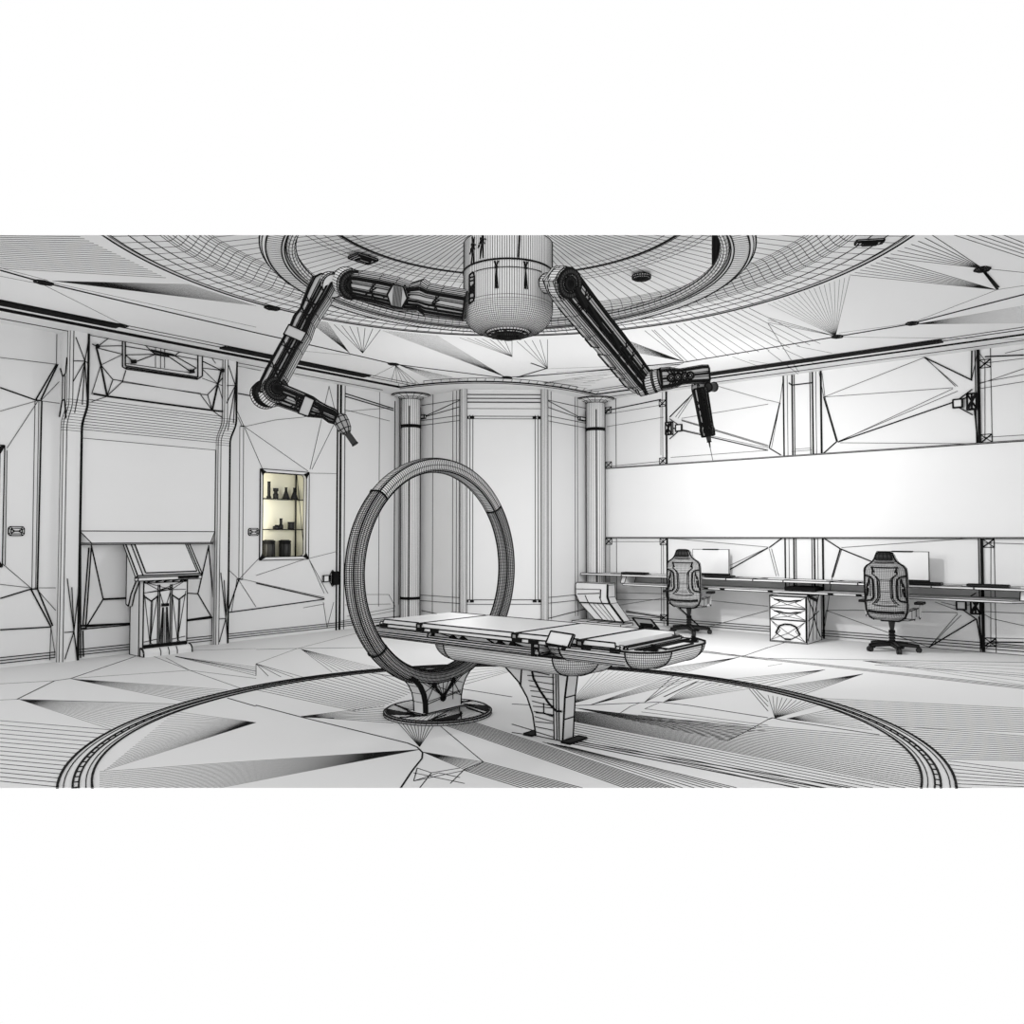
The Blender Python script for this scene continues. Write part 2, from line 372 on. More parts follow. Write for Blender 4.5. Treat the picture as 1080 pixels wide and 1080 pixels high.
hq(c2((445,340),(610,420),(650,380)), .010); hq(c2((610,420),(580,540),(530,770)), .018); hq(c2((650,450),(580,540),(490,635),(430,630)), .009); hq(c2((530,770),(490,635)), .008); hq(c2((530,770),(430,635)), .008)
hq(c2((440,400),(610,420)), .008); hq(c2((440,405),(580,540),(640,735)), .006); hq(c2((445,490),(580,540),(645,565)), .006); hq(c2((505,275),(560,360)), .007); hq(c2((535,775),(645,855)), .009)
hq(c1((305,695),(440,650)), .007)
for q in (c1((340,215),(365,205)), c1((640,345),(690,345)), c2((600,420),(640,425)), c2((320,432),(370,430))): hq(q, .045)
m.build('hood', ws)
m = MB(); m.box((WX, 3.65, 1.465), (-9.50, 5.29, 2.53), .006); m.build('display', ws, [PALE, INK])
m = MB()
rr = [[(WX, 3.645, z), (X, 3.645+e, z), (X, 5.295-e, z), (WX, 5.295, z)] for X, z, e in ((-9.50, 1.465, 0), (-9.42, 1.325, .10), (-9.42, 1.31, .10))]
m.loft(rr, True, True, 0, .010, .008)
m.build('ledge', ws)

# ================================================================ CORNER BAY (back wall)
wb = MB()
PL = [(-9.9, 8.80), (-8.37, 8.80), (-7.42, 9.63), (-7.42, 11.3), (-9.9, 11.3)]
wb.extrude([(x, y, 0) for x, y in PL], (0, 0, ZC+.02), 0)
qa = Vector((-8.37, 8.80, 0)); qb = Vector((-7.42, 9.63, 0)); dq = (qb-qa).normalized(); nq = Vector((dq.y, -dq.x, 0))
e = nq*.004
L = (qb-qa).length
for t, w in ((.10, .007), (.145, .007), (L-.145, .007), (L-.10, .007)):
    wb.line(qa+dq*t+e+Vector((0,0,.42)), qa+dq*t+e+Vector((0,0,3.3)), w)
for z, w in ((3.62,.012),(3.56,.012),(3.50,.014),(3.40,.006),(3.28,.008),(3.24,.007),(.42,.009),(.35,.007),(.12,.006)):
    wb.line(qa+e+Vector((0,0,z)), qb+e+Vector((0,0,z)), w)
for t in (.06, .145, L-.145, L-.06):
    wb.line(qa+dq*(t-.04)+e+Vector((0,0,3.26)), qa+dq*(t+.02)+e+Vector((0,0,3.26)), .035); wb.line(qa+dq*(t-.04)+e+Vector((0,0,.40)), qa+dq*(t+.02)+e+Vector((0,0,.40)), .035)
for z in (3.55, 3.3, 3.22, .45, .36):       # the two returns beside the bay
    wb.line((-9.40, 8.795, z+.0), (-8.40, 8.795, z), .007); wb.line((-7.415, 9.66, z), (-7.415, 10.85, z), .007)
for z0, z1 in ((3.35, 3.55), (3.35, 3.44), (.2, .12)):
    wb.line((-9.30, 8.795, z0), (-8.40, 8.795, z1), .009); wb.line((-7.415, 10.75, z0), (-7.415, 9.66, z1), .009)
for x in (-9.05, -8.60, -8.52, -8.46): wb.line((x, 8.795, .1), (x, 8.795, ZC), .006)
for y in (9.72, 9.80, 10.45, 10.52): wb.line((-7.415, y, .1), (-7.415, y, ZC), .006)
wb.box((-9.36, 8.76, 3.33), (-9.22, 8.80, 3.38), .016, 0); wb.box((-7.42, 10.55, 3.33), (-7.38, 10.7, 3.38), .016, 0)
structure(wb.build('wall_back'))
for i, q in enumerate((qa, qb)):
    m = MB(); m.lathe([(.055, 0), (.055, ZC)], q+nq*.02, 16, 0, .0045); structure(m.build('trim_%d' % (3+i)))

# round corner columns with flared heads
def column(x, y, label):
    t = thing('round_column', label, 'column', (x, y, 0), 'round columns in the corners of the bay')
    m = MB(); m.lathe([(.155, 0), (.155, 3.63)], (x, y, 0), 28, .010, .0045, caps=True)
    for k in (3, 10, 17, 24): a = 2*pi*k/28; m.line((x+.157*cos(a), y+.157*sin(a), 0), (x+.157*cos(a), y+.157*sin(a), 3.5), .012)
    m.build('shaft', t)
    m = MB(); m.lathe([(.162, 3.16), (.162, 3.20)], (x, y, 0), 28, .012, 0, m=1); m.lathe([(.162, .40), (.162, .43)], (x, y, 0), 28, .012, 0, m=1); m.build('band', t)
    m = MB(); m.lathe([(.16, 3.62), (.165, 3.64), (.20, 3.655), (.29, 3.68), (.315, 3.685), (.315, 3.698)], (x, y, 0), 28, .010, .007, el=2); m.build('capital', t)
column(-9.36, 8.60, 'round white column with flared head, left of the corner bay behind the ring')
column(-7.26, 10.82, 'round white column with flared head, right of the corner bay by the desk end')

# ================================================================ RIGHT WALL
wr = MB(); wr.box((-7.42, WY, 0), (2.2, WY+.3, ZC+.05), 0)
SY = WY-.004
def ly(segs, w):
    for a, b in segs: wr.line(onY(*a, SY), onY(*b, SY), w)
t = sc(path((50,740),(65,630))+path((5,930),(50,740),(15,930))+path((235,715),(215,610))+path((228,615),(240,715),(295,905))+path((235,715),(655,550))+path((235,715),(780,676))
    + path((295,905),(780,680))+path((300,900),(800,690))+path((305,908),(880,912))+path((655,545),(800,670))+path((665,550),(790,670))+path((0,728),(50,740))
    + path((890,660),(1080,595))+path((890,655),(1080,620))+path((890,680),(1080,650))+path((915,560),(915,900))+path((915,885),(1080,875))+path((905,573),(1080,552))+path((860,700),(885,900))
    + path((885,515),(860,640))+path((1000,530),(1080,512))+path((885,900),(915,885))+path((880,515),(915,560))+path((100,945),(185,938))+path((115,935),(180,930)), 810, 240)
h = sc(path((235,715),(290,903),(235,952))+path((5,930),(55,960))+path((50,740),(5,930))+path((295,905),(860,710))+path((655,545),(862,645))+path((100,665),(185,655))+path((88,655),(100,665))+path((860,515),(858,640))+path((915,545),(1080,538))+path((865,700),(885,910)), 810, 240)
t += sc(path((385,790),(650,745))+path((400,840),(640,800))+path((715,805),(1080,745))+path((660,840),(1080,930))+path((835,660),(1080,730))+path((690,800),(770,690))+path((700,805),(770,700))
    + hatch_px((715,815),(1080,925),(715,810),(1080,918),3)+path((628,730),(628,960))+path((670,970),(1080,940)), 540, 240)
h += sc(path((385,775),(630,725))+path((665,800),(770,695))+path((670,845),(1080,940)), 540, 240)
t += sc(path((655,430),(1080,468))+path((412,445),(412,780))+path((630,445),(630,780))+path((385,445),(640,445))+path((440,660),(650,665),(665,650))+path((440,690),(655,690))+path((440,715),(660,680))
    + path((480,735),(640,760))+path((670,700),(800,812),(1080,735))+path((800,690),(1080,718))+path((920,545),(1080,470))+path((385,130),(640,105))+path((650,140),(1080,90)), 540, 460)
h += sc(path((480,740),(640,765))+path((680,700),(800,810))+path((920,562),(1080,471)), 540, 460)
t += sc(path((310,470),(870,430))+path((5,475),(35,590))+path((15,475),(45,590))+path((310,480),(275,595))+path((245,735),(420,735))+path((600,740),(800,745))+path((245,735),(680,890))
    + path((680,890),(800,750))+path((680,890),(815,755))+path((705,700),(800,735))+path((730,700),(810,720),(880,705))+path((910,740),(1080,748))+path((900,745),(945,770),(1080,800))+path((940,445),(940,890))
    + path((915,450),(1080,455))+path((905,850),(1080,855))+path((905,905),(940,880))+path((940,880),(1080,890))+path((245,735),(228,850))+path((270,595),(240,800)), 810, 460)
h += sc(path((235,430),(305,475),(440,530))+path((5,470),(60,430))+path((305,475),(270,595))+path((680,890),(880,770))+path((880,770),(905,905))+path((940,868),(1080,870))+path((905,905),(890,760)), 810, 460)
ly(t, T1*1.1); ly(h, T3)
for x, w in ((-7.20,.03),(-6.97,.007),(-6.10,.006),(-6.03,.026)): wr.line((x, SY, 0), (x, SY, ZC), w)
for x, w in ((-4.155,.018),(-4.10,.006),(-4.03,.018),(-4.0,.010),(-3.78,.010),(-3.745,.018),(-3.70,.006),(-3.63,.022),(-1.765,.010),(-1.73,.032),(-1.60,.006)):
    wr.line((x, SY, 0), (x, SY, ZC), w)
for z in (.04, .075, .11): wr.line((-7.2, SY, z), (2, SY, z), .009)
for x in (-1.80, -5.97):       # wired catches on the posts
    for zc in (3.06 if x > -2 else 3.1, .55):
        sg = -1 if x > -2 else 1
        wr.box((x+sg*.16-.05, SY-.02, zc-.05), (x+sg*.16+.05, SY, zc+.05), .018, 0); wr.box((x-.05, SY-.05, zc-.09), (x+.05, SY, zc+.10), .02, 0); wr.line((x-.05, SY-.05, zc-.09), (x+.05, SY-.05, zc+.1), .03); wr.line((x-.05, SY-.05, zc+.1), (x+.05, SY-.05, zc-.09), .02); wr.line((x, SY-.05, zc+.1), (x, SY-.05, zc-.09), .02)
        wr.poly([(x, SY-.01, zc+.16), (x+sg*.22, SY-.01, zc), (x, SY-.01, zc-.16)], .012, False)
for z in (3.52, 2.60, 1.32, .12):
    for x in (-7.12, -6.10, -1.66):
        wr.poly([(x-.06, SY, z-.05), (x+.06, SY, z-.05), (x+.06, SY, z+.05), (x-.06, SY, z+.05)], .009, True); wr.line((x-.06, SY, z-.05), (x+.06, SY, z+.05), .014); wr.line((x-.06, SY, z+.05), (x+.06, SY, z-.05), .009)
structure(wr.build('wall_right'))
sr = thing('wall_screen', 'long blank white band screen running along the right wall above the desk', 'screen', (-3, WY, 1.386))
m = MB(); m.box((-7.20, WY-.03, 1.386), (2.0, WY, 2.535), .012); m.build('display', sr, [PALE, INK])
m = MB()
for z in (1.378, 2.535): m.box((-7.20, WY-.036, z), (2.0, WY, z+.012), .008)
m.build('frame', sr)

# ================================================================ WALL CABINETS with their contents
def cabinet(y0, y1, z0, z1, label):
    t = thing('wall_cabinet', label, 'cabinet', (WX, (y0+y1)/2, z0), 'lit display cabinets set in the left wall')
    m = MB(); b = WX-.28
    m.face([(b, y0, z0), (b, y1, z0), (b, y1, z1), (b, y0, z1)]); m.face([(b, y0, z0), (WX, y0, z0), (WX, y0, z1), (b, y0, z1)]); m.face([(b, y1, z0), (WX, y1, z0), (WX, y1, z1), (b, y1, z1)])
    m.face([(b, y0, z0), (WX, y0, z0), (WX, y1, z0), (b, y1, z0)]); m.face([(b, y0, z1), (WX, y0, z1), (WX, y1, z1), (b, y1, z1)])
    for p in ((y1,),): m.line((b, y1, z0), (b, y1, z1), .018)
    m.line((b, y1, z0), (b, y1, z1), .03); m.line((b+.02, y1-.004, z1), (WX-.05, y1-.004, z0), .006)
    m.poly([(b, y0, z0), (b, y1, z0), (b, y1, z1), (b, y0, z1)], .010, True)
    m.build('lining', t, [CREAM, INK])
    m = MB(); x = WX+.012; f = .035
    outer = [(x, y0-.03, z0-.03), (x, y1+.03, z0-.03), (x, y1+.03, z1+.03), (x, y0-.03, z1+.03)]
    def rr_(e, X, r):
        P = []
        for cy, cz, a0 in ((y0+e+r, z0+e+r, pi), (y1-e-r, z0+e+r, 1.5*pi), (y1-e-r, z1-e-r, 0), (y0+e+r, z1-e-r, .5*pi)):
            for k in range(6): a = a0+pi/2*k/5; P.append((X, cy+r*cos(a), cz+r*sin(a)))
        return P
    R1_ = rr_(-.02, WX, .004); R2_ = rr_(-.02, x, .004); R3_ = rr_(.022, x-.006, .05); R4_ = rr_(.022, WX-.06, .05)
    m.loft([R1_, R2_, R3_, R4_], True, False, 0, .010, 0)
    for k in range(24): m.line(R2_[k], R3_[k], .012)
    m.build('frame', t)
    m = MB()
    hz = (z1-z0)
    sh = []
    for zz in (z0+.415*hz-.09, z0+.655*hz):
        pass
    for zz in (z0+.335*hz, z0+.69*hz):
        m = MB(); m.box((b+.005, y0+.005, zz-.006), (WX-.06, y1-.005, zz), .005, 0); m.build('shelf', t, [GLASS, INK]); sh.append(zz)
    return t, sh, b
cabR, shR, bx = cabinet(6.0, 6.755, 1.095, 2.315, 'lit cream wall cabinet with flasks on glass shelves, right of the big screen')
cabL, shL, _b = cabinet(2.05, 2.87, 1.095, 2.36, 'wall cabinet cut off by the left edge of the picture')
def flask(y, z, kind, label, X=-9.72):
    if kind == 'cone': P = [(.052, 0), (.055, .01), (.018, .11), (.014, .12), (.014, .165), (.019, .17)]
    elif kind == 'tall': P = [(.028, 0), (.03, .01), (.03, .03), (.018, .04), (.018, .235), (.022, .24)]
    elif kind == 'jar': P = [(.032, 0), (.034, .01), (.034, .07), (.022, .08), (.022, .11), (.034, .115), (.034, .15)]
    elif kind == 'low': P = [(.05, 0), (.052, .01), (.05, .04), (.02, .05), (.02, .06)]
    elif kind == 'slim': P = [(.022, 0), (.03, .01), (.03, .06), (.016, .075), (.016, .15), (.02, .155)]
    elif kind == 'beaker': P = [(.042, 0), (.045, .01), (.045, .10), (.05, .105)]
    m = MB(); m.lathe(P, (X, y, z), 14, .007, .005, el=2)
    n = {'cone': 'conical_flask', 'tall': 'measuring_cylinder', 'jar': 'glass_jar', 'low': 'glass_dish', 'slim': 'glass_bottle', 'beaker': 'glass_beaker'}[kind]
    o = m.build(n, None, [DARK, INK]); tag(o, label, n.replace('_', ' '), 'laboratory glassware in the wall cabinet')
flask(6.230, shR[1], 'tall', 'tall dark measuring cylinder at left end of top cabinet shelf')
flask(6.340, shR[1], 'jar', 'short dark jar on top cabinet shelf, right of the measuring cylinder')
flask(6.510, shR[1], 'cone', 'smaller dark conical flask in the middle of top cabinet shelf')
flask(6.650, shR[1], 'cone', 'dark conical flask at right of top cabinet shelf, by the upright line')
flask(6.360, shR[0], 'low', 'low dark dish on lower cabinet shelf, left of the slim bottle')
flask(6.430, shR[0], 'slim', 'slim dark bottle standing on lower cabinet shelf')
flask(6.600, shR[0], 'beaker', 'dark beaker at right of lower cabinet shelf')
for y, lb in ((6.24, 'black ribbed container on cabinet floor, left of the pair'), (6.50, 'black ribbed container on cabinet floor, right of the pair')):
    t = thing('storage_canister', lb, 'container', (-9.72, y, 1.10), 'black containers on the cabinet floor')
    m = MB(); m.lathe([(.075, 0), (.08, .01), (.08, .20), (.07, .215)], (-9.72, y, 1.10), 16, .008, .007, el=2); m.build('body', t, [DARK, INK])
    m = MB(); m.lathe([(.082, .215), (.084, .225), (.084, .24), (.06, .25)], (-9.72, y, 1.10), 16, .008, 0); m.build('lid', t, [DARK, INK])
# socket plates
def plate(y, z, label):
    m = MB(); x = WX+.012
    def ring(sy, sz, X): return [(X, y+sy*i, z+sz*j) for i, j in ((1,.6),(.8,1),(-.8,1),(-1,.6),(-1,-.6),(-.8,-1),(.8,-1),(1,-.6))]
    m.loft([ring(.075, .048, WX), ring(.075, .048, x), ring(.055, .03, x+.006)], True, True, 0, .009, .008)
    for sy in (-1, 1): m.poly([(x+.008, y+sy*.05, z+.02), (x+.008, y+sy*.02, z), (x+.008, y+sy*.05, z-.02)], .012)
    m.line((x+.008, y-.02, z), (x+.008, y+.02, z), .012)
    o = m.build('socket_plate'); tag(o, label, 'socket', 'small plates on the left wall')
plate(3.018, 1.46, 'small rounded plate on the wall left of the big screen')
plate(5.883, 1.464, 'small rounded plate on the wall just left of the lit cabinet')

# ================================================================ KIOSK
kt = thing('kiosk', 'standing white touch kiosk with slanted screen before the left wall', 'kiosk', (-9.3, 4.48, 0))
m = MB(); xf, xb = -9.17, -9.46; y0, y1 = 4.21, 4.76
m.extrude([(xf, y0+.02, 0), (xf, y1, 0), (xb, y1, 0), (xb, y0, 0), (xf-.06, y0, 0)], (0, 0, .90), .012, 0, .012)
xs = xf+.004
for ya, yb in ((y0+.03, y0+.19), (y1-.19, y1-.02)):
    ym = (ya+yb)/2
    m.poly([(xs, ya, .70), (xs, ym, .64), (xs, yb, .70)], .014); m.line((xs, ym, .64), (xs, ym-.01, .15), .007); m.line((xs, ym+.015, .64), (xs, ym, .15), .007)
    m.poly([(xs, ya, .72), (xs, ym-.01, .15), (xs, yb, .74)], .006); m.line((xs, ya, .08), (xs, ym, .15), .007); m.line((xs, yb, .08), (xs, ym, .15), .007)
    m.line((xs, ya, .17), (xs, yb, .19), .008)
for y in (y0+.19, y0+.21, y1-.21, y1-.19): m.line((xs, y, .08), (xs, y, .83), .009)
for y in (y0+.20, y1-.20):
    for yy, zz in ((y0+.02, .74), (y0+.02, .87), (y1-.02, .76), (y1-.02, .87)): m.line((xs, y, .765), (xs, yy, zz), .006)
m.line((xs, y0+.19, .75), (xs, y1-.19, .77), .010); m.line((xs, y0+.22, .77), (xs, y1-.2, .79), .010)
ym = (y0+y1)/2
for k in range(5): d_ = .012*k; m.line((xs, ym-.03+d_*.3, .56), (xs, y0+.21+d_, .08), .005); m.line((xs, ym+.03-d_*.3, .56), (xs, y1-.21-d_, .08), .005)
m.line((xs, ym, .5), (xs, ym, .1), .005); m.line((xs, y0+.21, .74), (xs, ym-.02, .6), .006); m.line((xs, y1-.21, .74), (xs, ym+.02, .6), .006)
m.box((xs-.01, ym-.04, .575), (xs+.006, ym+.04, .60), .010, 1)
m.box((xf-.01, y0+.03, .855), (xs+.002, y1-.02, .89), .010)
for k in range(5): m.line((xs+.004, y0+.05+k*.1, .865), (xs+.004, y0+.13+k*.1, .88), .016)
m.build('body', kt)
m = MB(); m.extrude([(xf-.02, y0, 0), (-9.10, y0, 0), (-9.10, y0, .045), (-9.13, y0, .085), (xf-.02, y0, .10)], (0, .585, 0), .014)
for y in (y0+.2, y0+.3, y0+.4): m.line((-9.098, y, 0), (-9.098, y, .045), .008); m.line((-9.098, y, .045), (-9.13, y, .088), .008)
m.box((xf-.01, y0+.03, .08), (xf+.012, y1-.02, .13), .012, 1)
m.build('plinth', kt)
# slanted head
A = Vector((-9.12, 4.135, .95)); B = Vector((-9.12, 4.92, .95)); Cc = Vector((-9.46, 4.92, 1.335)); Dd = Vector((-9.46, 4.135, 1.335))
nn = (B-A).cross(Dd-A).normalized(); nn = -nn if nn.x < 0 else nn
m = MB(); m.extrude([A, B, Cc, Dd], -nn*.05, .012, 0, .012)
m.poly([A+nn*.004+Vector((0, .06, 0)), Dd+nn*.004+Vector((0, .06, 0))], .010); m.poly([B+nn*.004-Vector((0, .03, 0)), Cc+nn*.004-Vector((0, .03, 0))], .010)
m.box((-9.2, 4.14, .885), (-9.115, 4.915, .925), .010); m.box((-9.118, 4.62, .90), (-9.11, 4.87, .915), .010, 1)
m.build('head', kt)
m = MB(); q = Vector((0, .10, 0)); m.extrude([A+nn*.001+q+(Dd-A)*.06, B+nn*.001-q*.6+(Dd-A)*.06, Cc+nn*.001-q*.6-(Dd-A)*.02, Dd+nn*.001+q-(Dd-A)*.02], nn*.008, .010); m.build('screen', kt, [PALE, INK])
m = MB()
m.extrude([(-9.2, 4.16, .90), (-9.42, 4.16, 1.20), (-9.46, 4.16, 1.20), (-9.46, 4.16, .60), (-9.40, 4.16, .58), (-9.34, 4.16, .72)], (0, .04, 0), .012); m.build('bracket', kt)

# ================================================================ SCANNER RING
RX, RZ, RR = -4.46, 1.13, .84
rt = thing('scanner_ring', 'large upright scanner ring around the head end of the exam table', 'scanner', (RX, CY, 0))
def ringpt(a, b, rx=.066, rr=.058):
    ca, sb = cos(b), sin(b); p = .75
    ox = rx*math.copysign(abs(ca)**p, ca); orr = rr*math.copysign(abs(sb)**p, sb)
    r = RR+orr; return Vector((RX+ox, CY+r*cos(a), RZ+r*sin(a)))
def ring_seg(a0, a1, n, label=None, dense=True, sc_=1.0, wl_=0.0045):
    m = MB(); rings = []
    for j in range(n+1):
        a = radians(a0+(a1-a0)*j/n); rings.append([ringpt(a, 2*pi*k/22, .066*sc_, .058*sc_) for k in range(22)])
    m.loft(rings, True, True, 0, .0052, 0)
    for k in range(22):
        if dense or k % 4 == 0: m.poly([r[k] for r in rings], .0048 if dense else .0045)
    for k in (3, 8, 14, 19): m.poly([r[k] for r in rings], .009)
    m.poly(rings[0], .010, True); m.poly(rings[-1], .010, True)
    return m.build('ring_segment', rt)
ring_seg(38, 137, 78, dense=False)
ring_seg(137.5, 222, 96)
ring_seg(-44, 37.5, 92)
ring_seg(222.5, 315.5, 104, sc_=1.03)
for a in (137, 222):
    m = MB(); c = ringpt(radians(a), pi*.72); c2 = ringpt(radians(a), pi*.72, .072, .064); m.lathe([(.012, 0), (.012, .008)], c, 8, .005, 0, m=1, ax=c2-c); m.build('screw', rt)
# stand plate
m = MB(); out = []
hw = [(.205, .03), (.21, .12), (.228, .19), (.262, .25), (.315, .305), (.372, .338)]
RR2 = .87
prof_l = [(CY-w, z) for w, z in hw]; top = []
for k in range(13):
    a = radians(244.6+50.8*k/12); top.append((CY+RR2*cos(a), RZ+RR2*sin(a)))
loop = prof_l + top + [(CY+w, z) for w, z in hw][::-1]
fr = [(RX+.055, y, z) for y, z in loop]; bk = [(RX-.055, y, z) for y, z in loop]
m.loft([bk, fr], True, True, 0, .009, .004)
xs = RX+.059
for k in range(6): m.line((xs+.001, prof_l[k][0]+.015, prof_l[k][1]), (xs+.001, prof_l[min(5, k+1)][0]+.015, prof_l[min(5, k+1)][1]), .03)
nodes = [(CY-.10, .24), (CY+.11, .25), (CY, .13)]
for (y, z) in nodes[:2]:
    for k in range(9): y2, z2 = top[min(12, max(0, int((y-CY)*30)+6+k-4))]; m.line((xs, y, z), (xs, y2, z2-.0), .004)
    for y2, z2 in ((CY-.19, .1), (CY+.2, .12), (CY-.2, .2), (CY+.22, .22)): m.line((xs, y, z), (xs, y2 if abs(y2-y) < .3 else y, z2), .0045)
for p in nodes[:2]: m.line((xs, p[0], p[1]), (xs, nodes[2][0], nodes[2][1]), .016); m.lathe([(.02, 0), (.02, .006)], (xs, p[0], p[1]), 6, .008, 0, m=1, ax=(1, 0, 0))
m.lathe([(.028, 0), (.02, .008)], (xs, nodes[2][0], nodes[2][1]), 8, .008, 0, m=1, ax=(1, 0, 0))
for k in range(9): m.line((xs, CY, .14), (xs, top[2+k][0], top[2+k][1]), .004)
m.line((xs, CY-.2, .10), (xs, CY, .13), .005); m.line((xs, CY+.2, .15), (xs, CY, .13), .005); m.line((xs, CY-.2, .12), (xs, CY+.2, .16), .004)
m.build('stand', rt)
m = MB(); m.box((RX-.09, CY-.24, .03), (RX+.09, CY+.24, .042), .008); m.build('foot', rt)
m = MB(); m.lathe([(.425, 0), (.425, .02), (.41, .03), (.01, .03)], (RX, CY, 0), 64, .011, .003)
zb = .033
for k in range(10):
    a = .3+2*pi*k/10; a2 = a+.5
    m.line((RX+.40*cos(a), CY+.40*sin(a), zb), (RX+.22*cos(a2), CY+.24*sin(a2), zb), .010); m.line((RX+.40*cos(a), CY+.40*sin(a), zb), (RX+.10*cos(a2+.6), CY+.24*sin(a2+.6), zb), .006)
for a0 in (.5, 2.3, 3.9, 5.4):
    for k in range(9): a = a0+k*.055; m.line((RX+.40*cos(a), CY+.40*sin(a), zb), (RX+.26*cos(a0+.9), CY+.26*sin(a0+.9), zb), .010)
m.build('base', rt)

# ================================================================ EXAM TABLE
et = thing('exam_table', 'long white padded exam table passing through the upright ring', 'exam table', (-3.4, CY, 0))
BY0, BY1 = 4.0, 4.80
def tub(x0, x1, y0, y1, r, z1, z0, inset, wv=.0026, wh=.0028, nc=26, nz=11, r0=None):
    """box with rounded plan corners whose sides curve in under it"""
    m = MB(); rings = []
    for j in range(nz+1):
        t = j/nz; e = inset*(1-cos(t*pi/2)); z = z1-(z1-z0)*sin(t*pi/2)
        P = []
        for cx, cy, a0, rr in ((x1-r, y0+r, -pi/2, r), (x1-r, y1-r, 0, r), (x0+(r0 or r), y1-(r0 or r), pi/2, r0 or r), (x0+(r0 or r), y0+(r0 or r), pi, r0 or r)):
            for k in range(nc): a = a0+pi/2*k/(nc-1); q = max(.01, rr-e); P.append((cx+q*cos(a), cy+q*sin(a), z))
        rings.append(P)
    m.loft(rings, True, True, 0, wh, 0)
    n = len(rings[0])
    for k in range(n): m.poly([q[k] for q in rings], .009 if k % nc in (0, nc-1) else wv)
    m.poly(rings[0], .011, True); return m
m = tub(-3.17, -2.28, BY0, BY1, .20, .715, .60, .14)
yy = BY0
for z in (.70, .68, .655, .635): m.line((-3.17, BY0-.001, z), (-2.48, BY0-.001, z), .004)
m.build('foot_shell', et)
m = MB()     # tray end beyond the cushions
m.box((-2.52, BY0+.06, .715), (-2.50, BY1-.06, .735), .010)
for x in (-2.46, -2.43, -2.40): m.line((x, BY0+.08, .718), (x, BY1-.08, .718), .009)
m.box((-2.39, 4.24, .716), (-2.32, 4.56, .722), .007)
for y in (4.14, 4.66):
    m.lathe([(.03, 0), (.012, .02), (.012, .035)], (-2.37, y, .716), 8, .008, 0, m=1); m.poly([(-2.45, y-.06, .72), (-2.36, y, .745), (-2.32, y+.07, .72)], .010)
    m.poly([(-2.40, y-.05, .72), (-2.34, y, .73), (-2.38, y+.09, .72)], .008)
m.build('end_tray', et)
m = MB()      # lower rail from head to the shell
P = [(.665, 0), (.668, .015), (.655, .0), (.625, -.0), (.615, .02), (.615, .06)]
for ya, sgn in ((BY0, 1), (BY1, -1)):
    sec = [(ya+sgn*.03, .668), (ya+sgn*.005, .66), (ya, .645), (ya+sgn*.006, .63), (ya+sgn*.03, .618), (ya+sgn*.07, .618)]
    m.loft([[(x, y, z) for y, z in sec] for x in (-4.88, -3.17)], True, True, 0, .008, .008)
m.box((-4.86, BY0+.05, .62), (-3.17, BY1-.05, .632), .006)
m.build('side_rail', et)
m = MB(); m.box((-4.80, BY0+.05, .632), (-3.17, BY1-.05, .70), .007)
ys = BY0+.045
m.line((-4.15, ys, .64), (-4.15, ys, .70), .02); m.line((-3.18, BY0-.002, .62), (-3.18, BY0-.002, .70), .016)
m.cyl((-4.85, BY0+.03, .67), (-4.17, BY0+.03, .67), .026, n=12, wr=.008, wl=.005)
for x in (-3.95, -3.85, -3.50, -3.38):
    m.lathe([(.016, 0), (.016, .012)], (x, ys, .672), 8, .007, 0, m=1, ax=(0, -1, 0)); m.poly([(x-.05, ys, .66), (x, ys, .69), (x+.05, ys, .665), (x-.05, ys, .66)], .007)
m.poly([(-4.14, ys, .70), (-3.85, ys, .66), (-3.2, ys, .645)], .006); m.poly([(-3.6, ys, .69), (-3.40, ys, .69), (-3.2, ys, .65)], .006)
m.poly([(-3.62, ys, .69), (-3.55, ys, .665), (-3.42, ys, .665), (-3.40, ys, .69)], .008)
m.build('chassis', et)
m = MB()
for ya, sgn in ((BY0+.01, 1), (BY1-.01, -1)):
    m.extrude([(-4.72, ya, .70), (-2.53, ya, .70), (-2.53, ya+sgn*.02, .738), (-4.72, ya+sgn*.02, .738)], (0, sgn*.04, 0), .007)
    for x in (-4.66, -4.25, -4.1, -3.32, -3.18, -2.76, -2.55): m.box((x-.035, min(ya, ya-sgn*.008), .705), (x+.035, max(ya, ya-sgn*.008), .722), .006, 1)
m.build('cushion_rail', et)
xs_ = [-4.72, -4.235, -3.33, -2.86, -2.545]
xs_ = [-4.70, -4.27, -3.345, -2.815, -2.545]
for k in range(4):
    m = MB(); a, b = xs_[k]+.012, xs_[k+1]-.012
    m.extrude([(a, BY0+.02, .725), (b, BY0+.02, .725), (b-.01, BY0+.03, .757), (a+.01, BY0+.03, .757)], (0, .74, 0), .008); m.build('cushion', et, [PALE, INK])
for x in xs_[1:4]: m = MB(); m.box((x-.02, BY0+.01, .72), (x+.02, BY1-.01, .752), .010, 0); m.line((x, BY0+.02, .752), (x, BY1-.02, .752), .010); m.build('joint_bar', et, [MID, INK])
m = MB(); m.lathe([(.05, 0), (.07, .03), (.07, .06), (.05, .09)], (-4.90, BY0+.04, .67), 18, .008, .006, ax=(-1, 0, 0)); m.build('end_knob', et, [MID, INK])
m = tub(-4.30, -2.86, 4.08, 4.72, .22, .612, .47, .20); m.build('belly_pan', et)
m = MB()
lp = [(-3.19, 0), (-3.42, 0), (-3.45, .15), (-3.50, .26), (-3.58, .36), (-3.70, .45), (-3.80, .50), (-3.14, .50), (-3.17, .3), (-3.18, .15)]
m.extrude([(x, 4.34, z) for x, z in lp], (0, .12, 0), .010, 0, .008)
yo = 4.336
for k in range(12):
    z = .03+.035*k; m.line((-3.42-.28*max(0, z-.05)**1.3, yo, z), (-3.26, yo, z-.012+(k % 3)*.012), .0045)
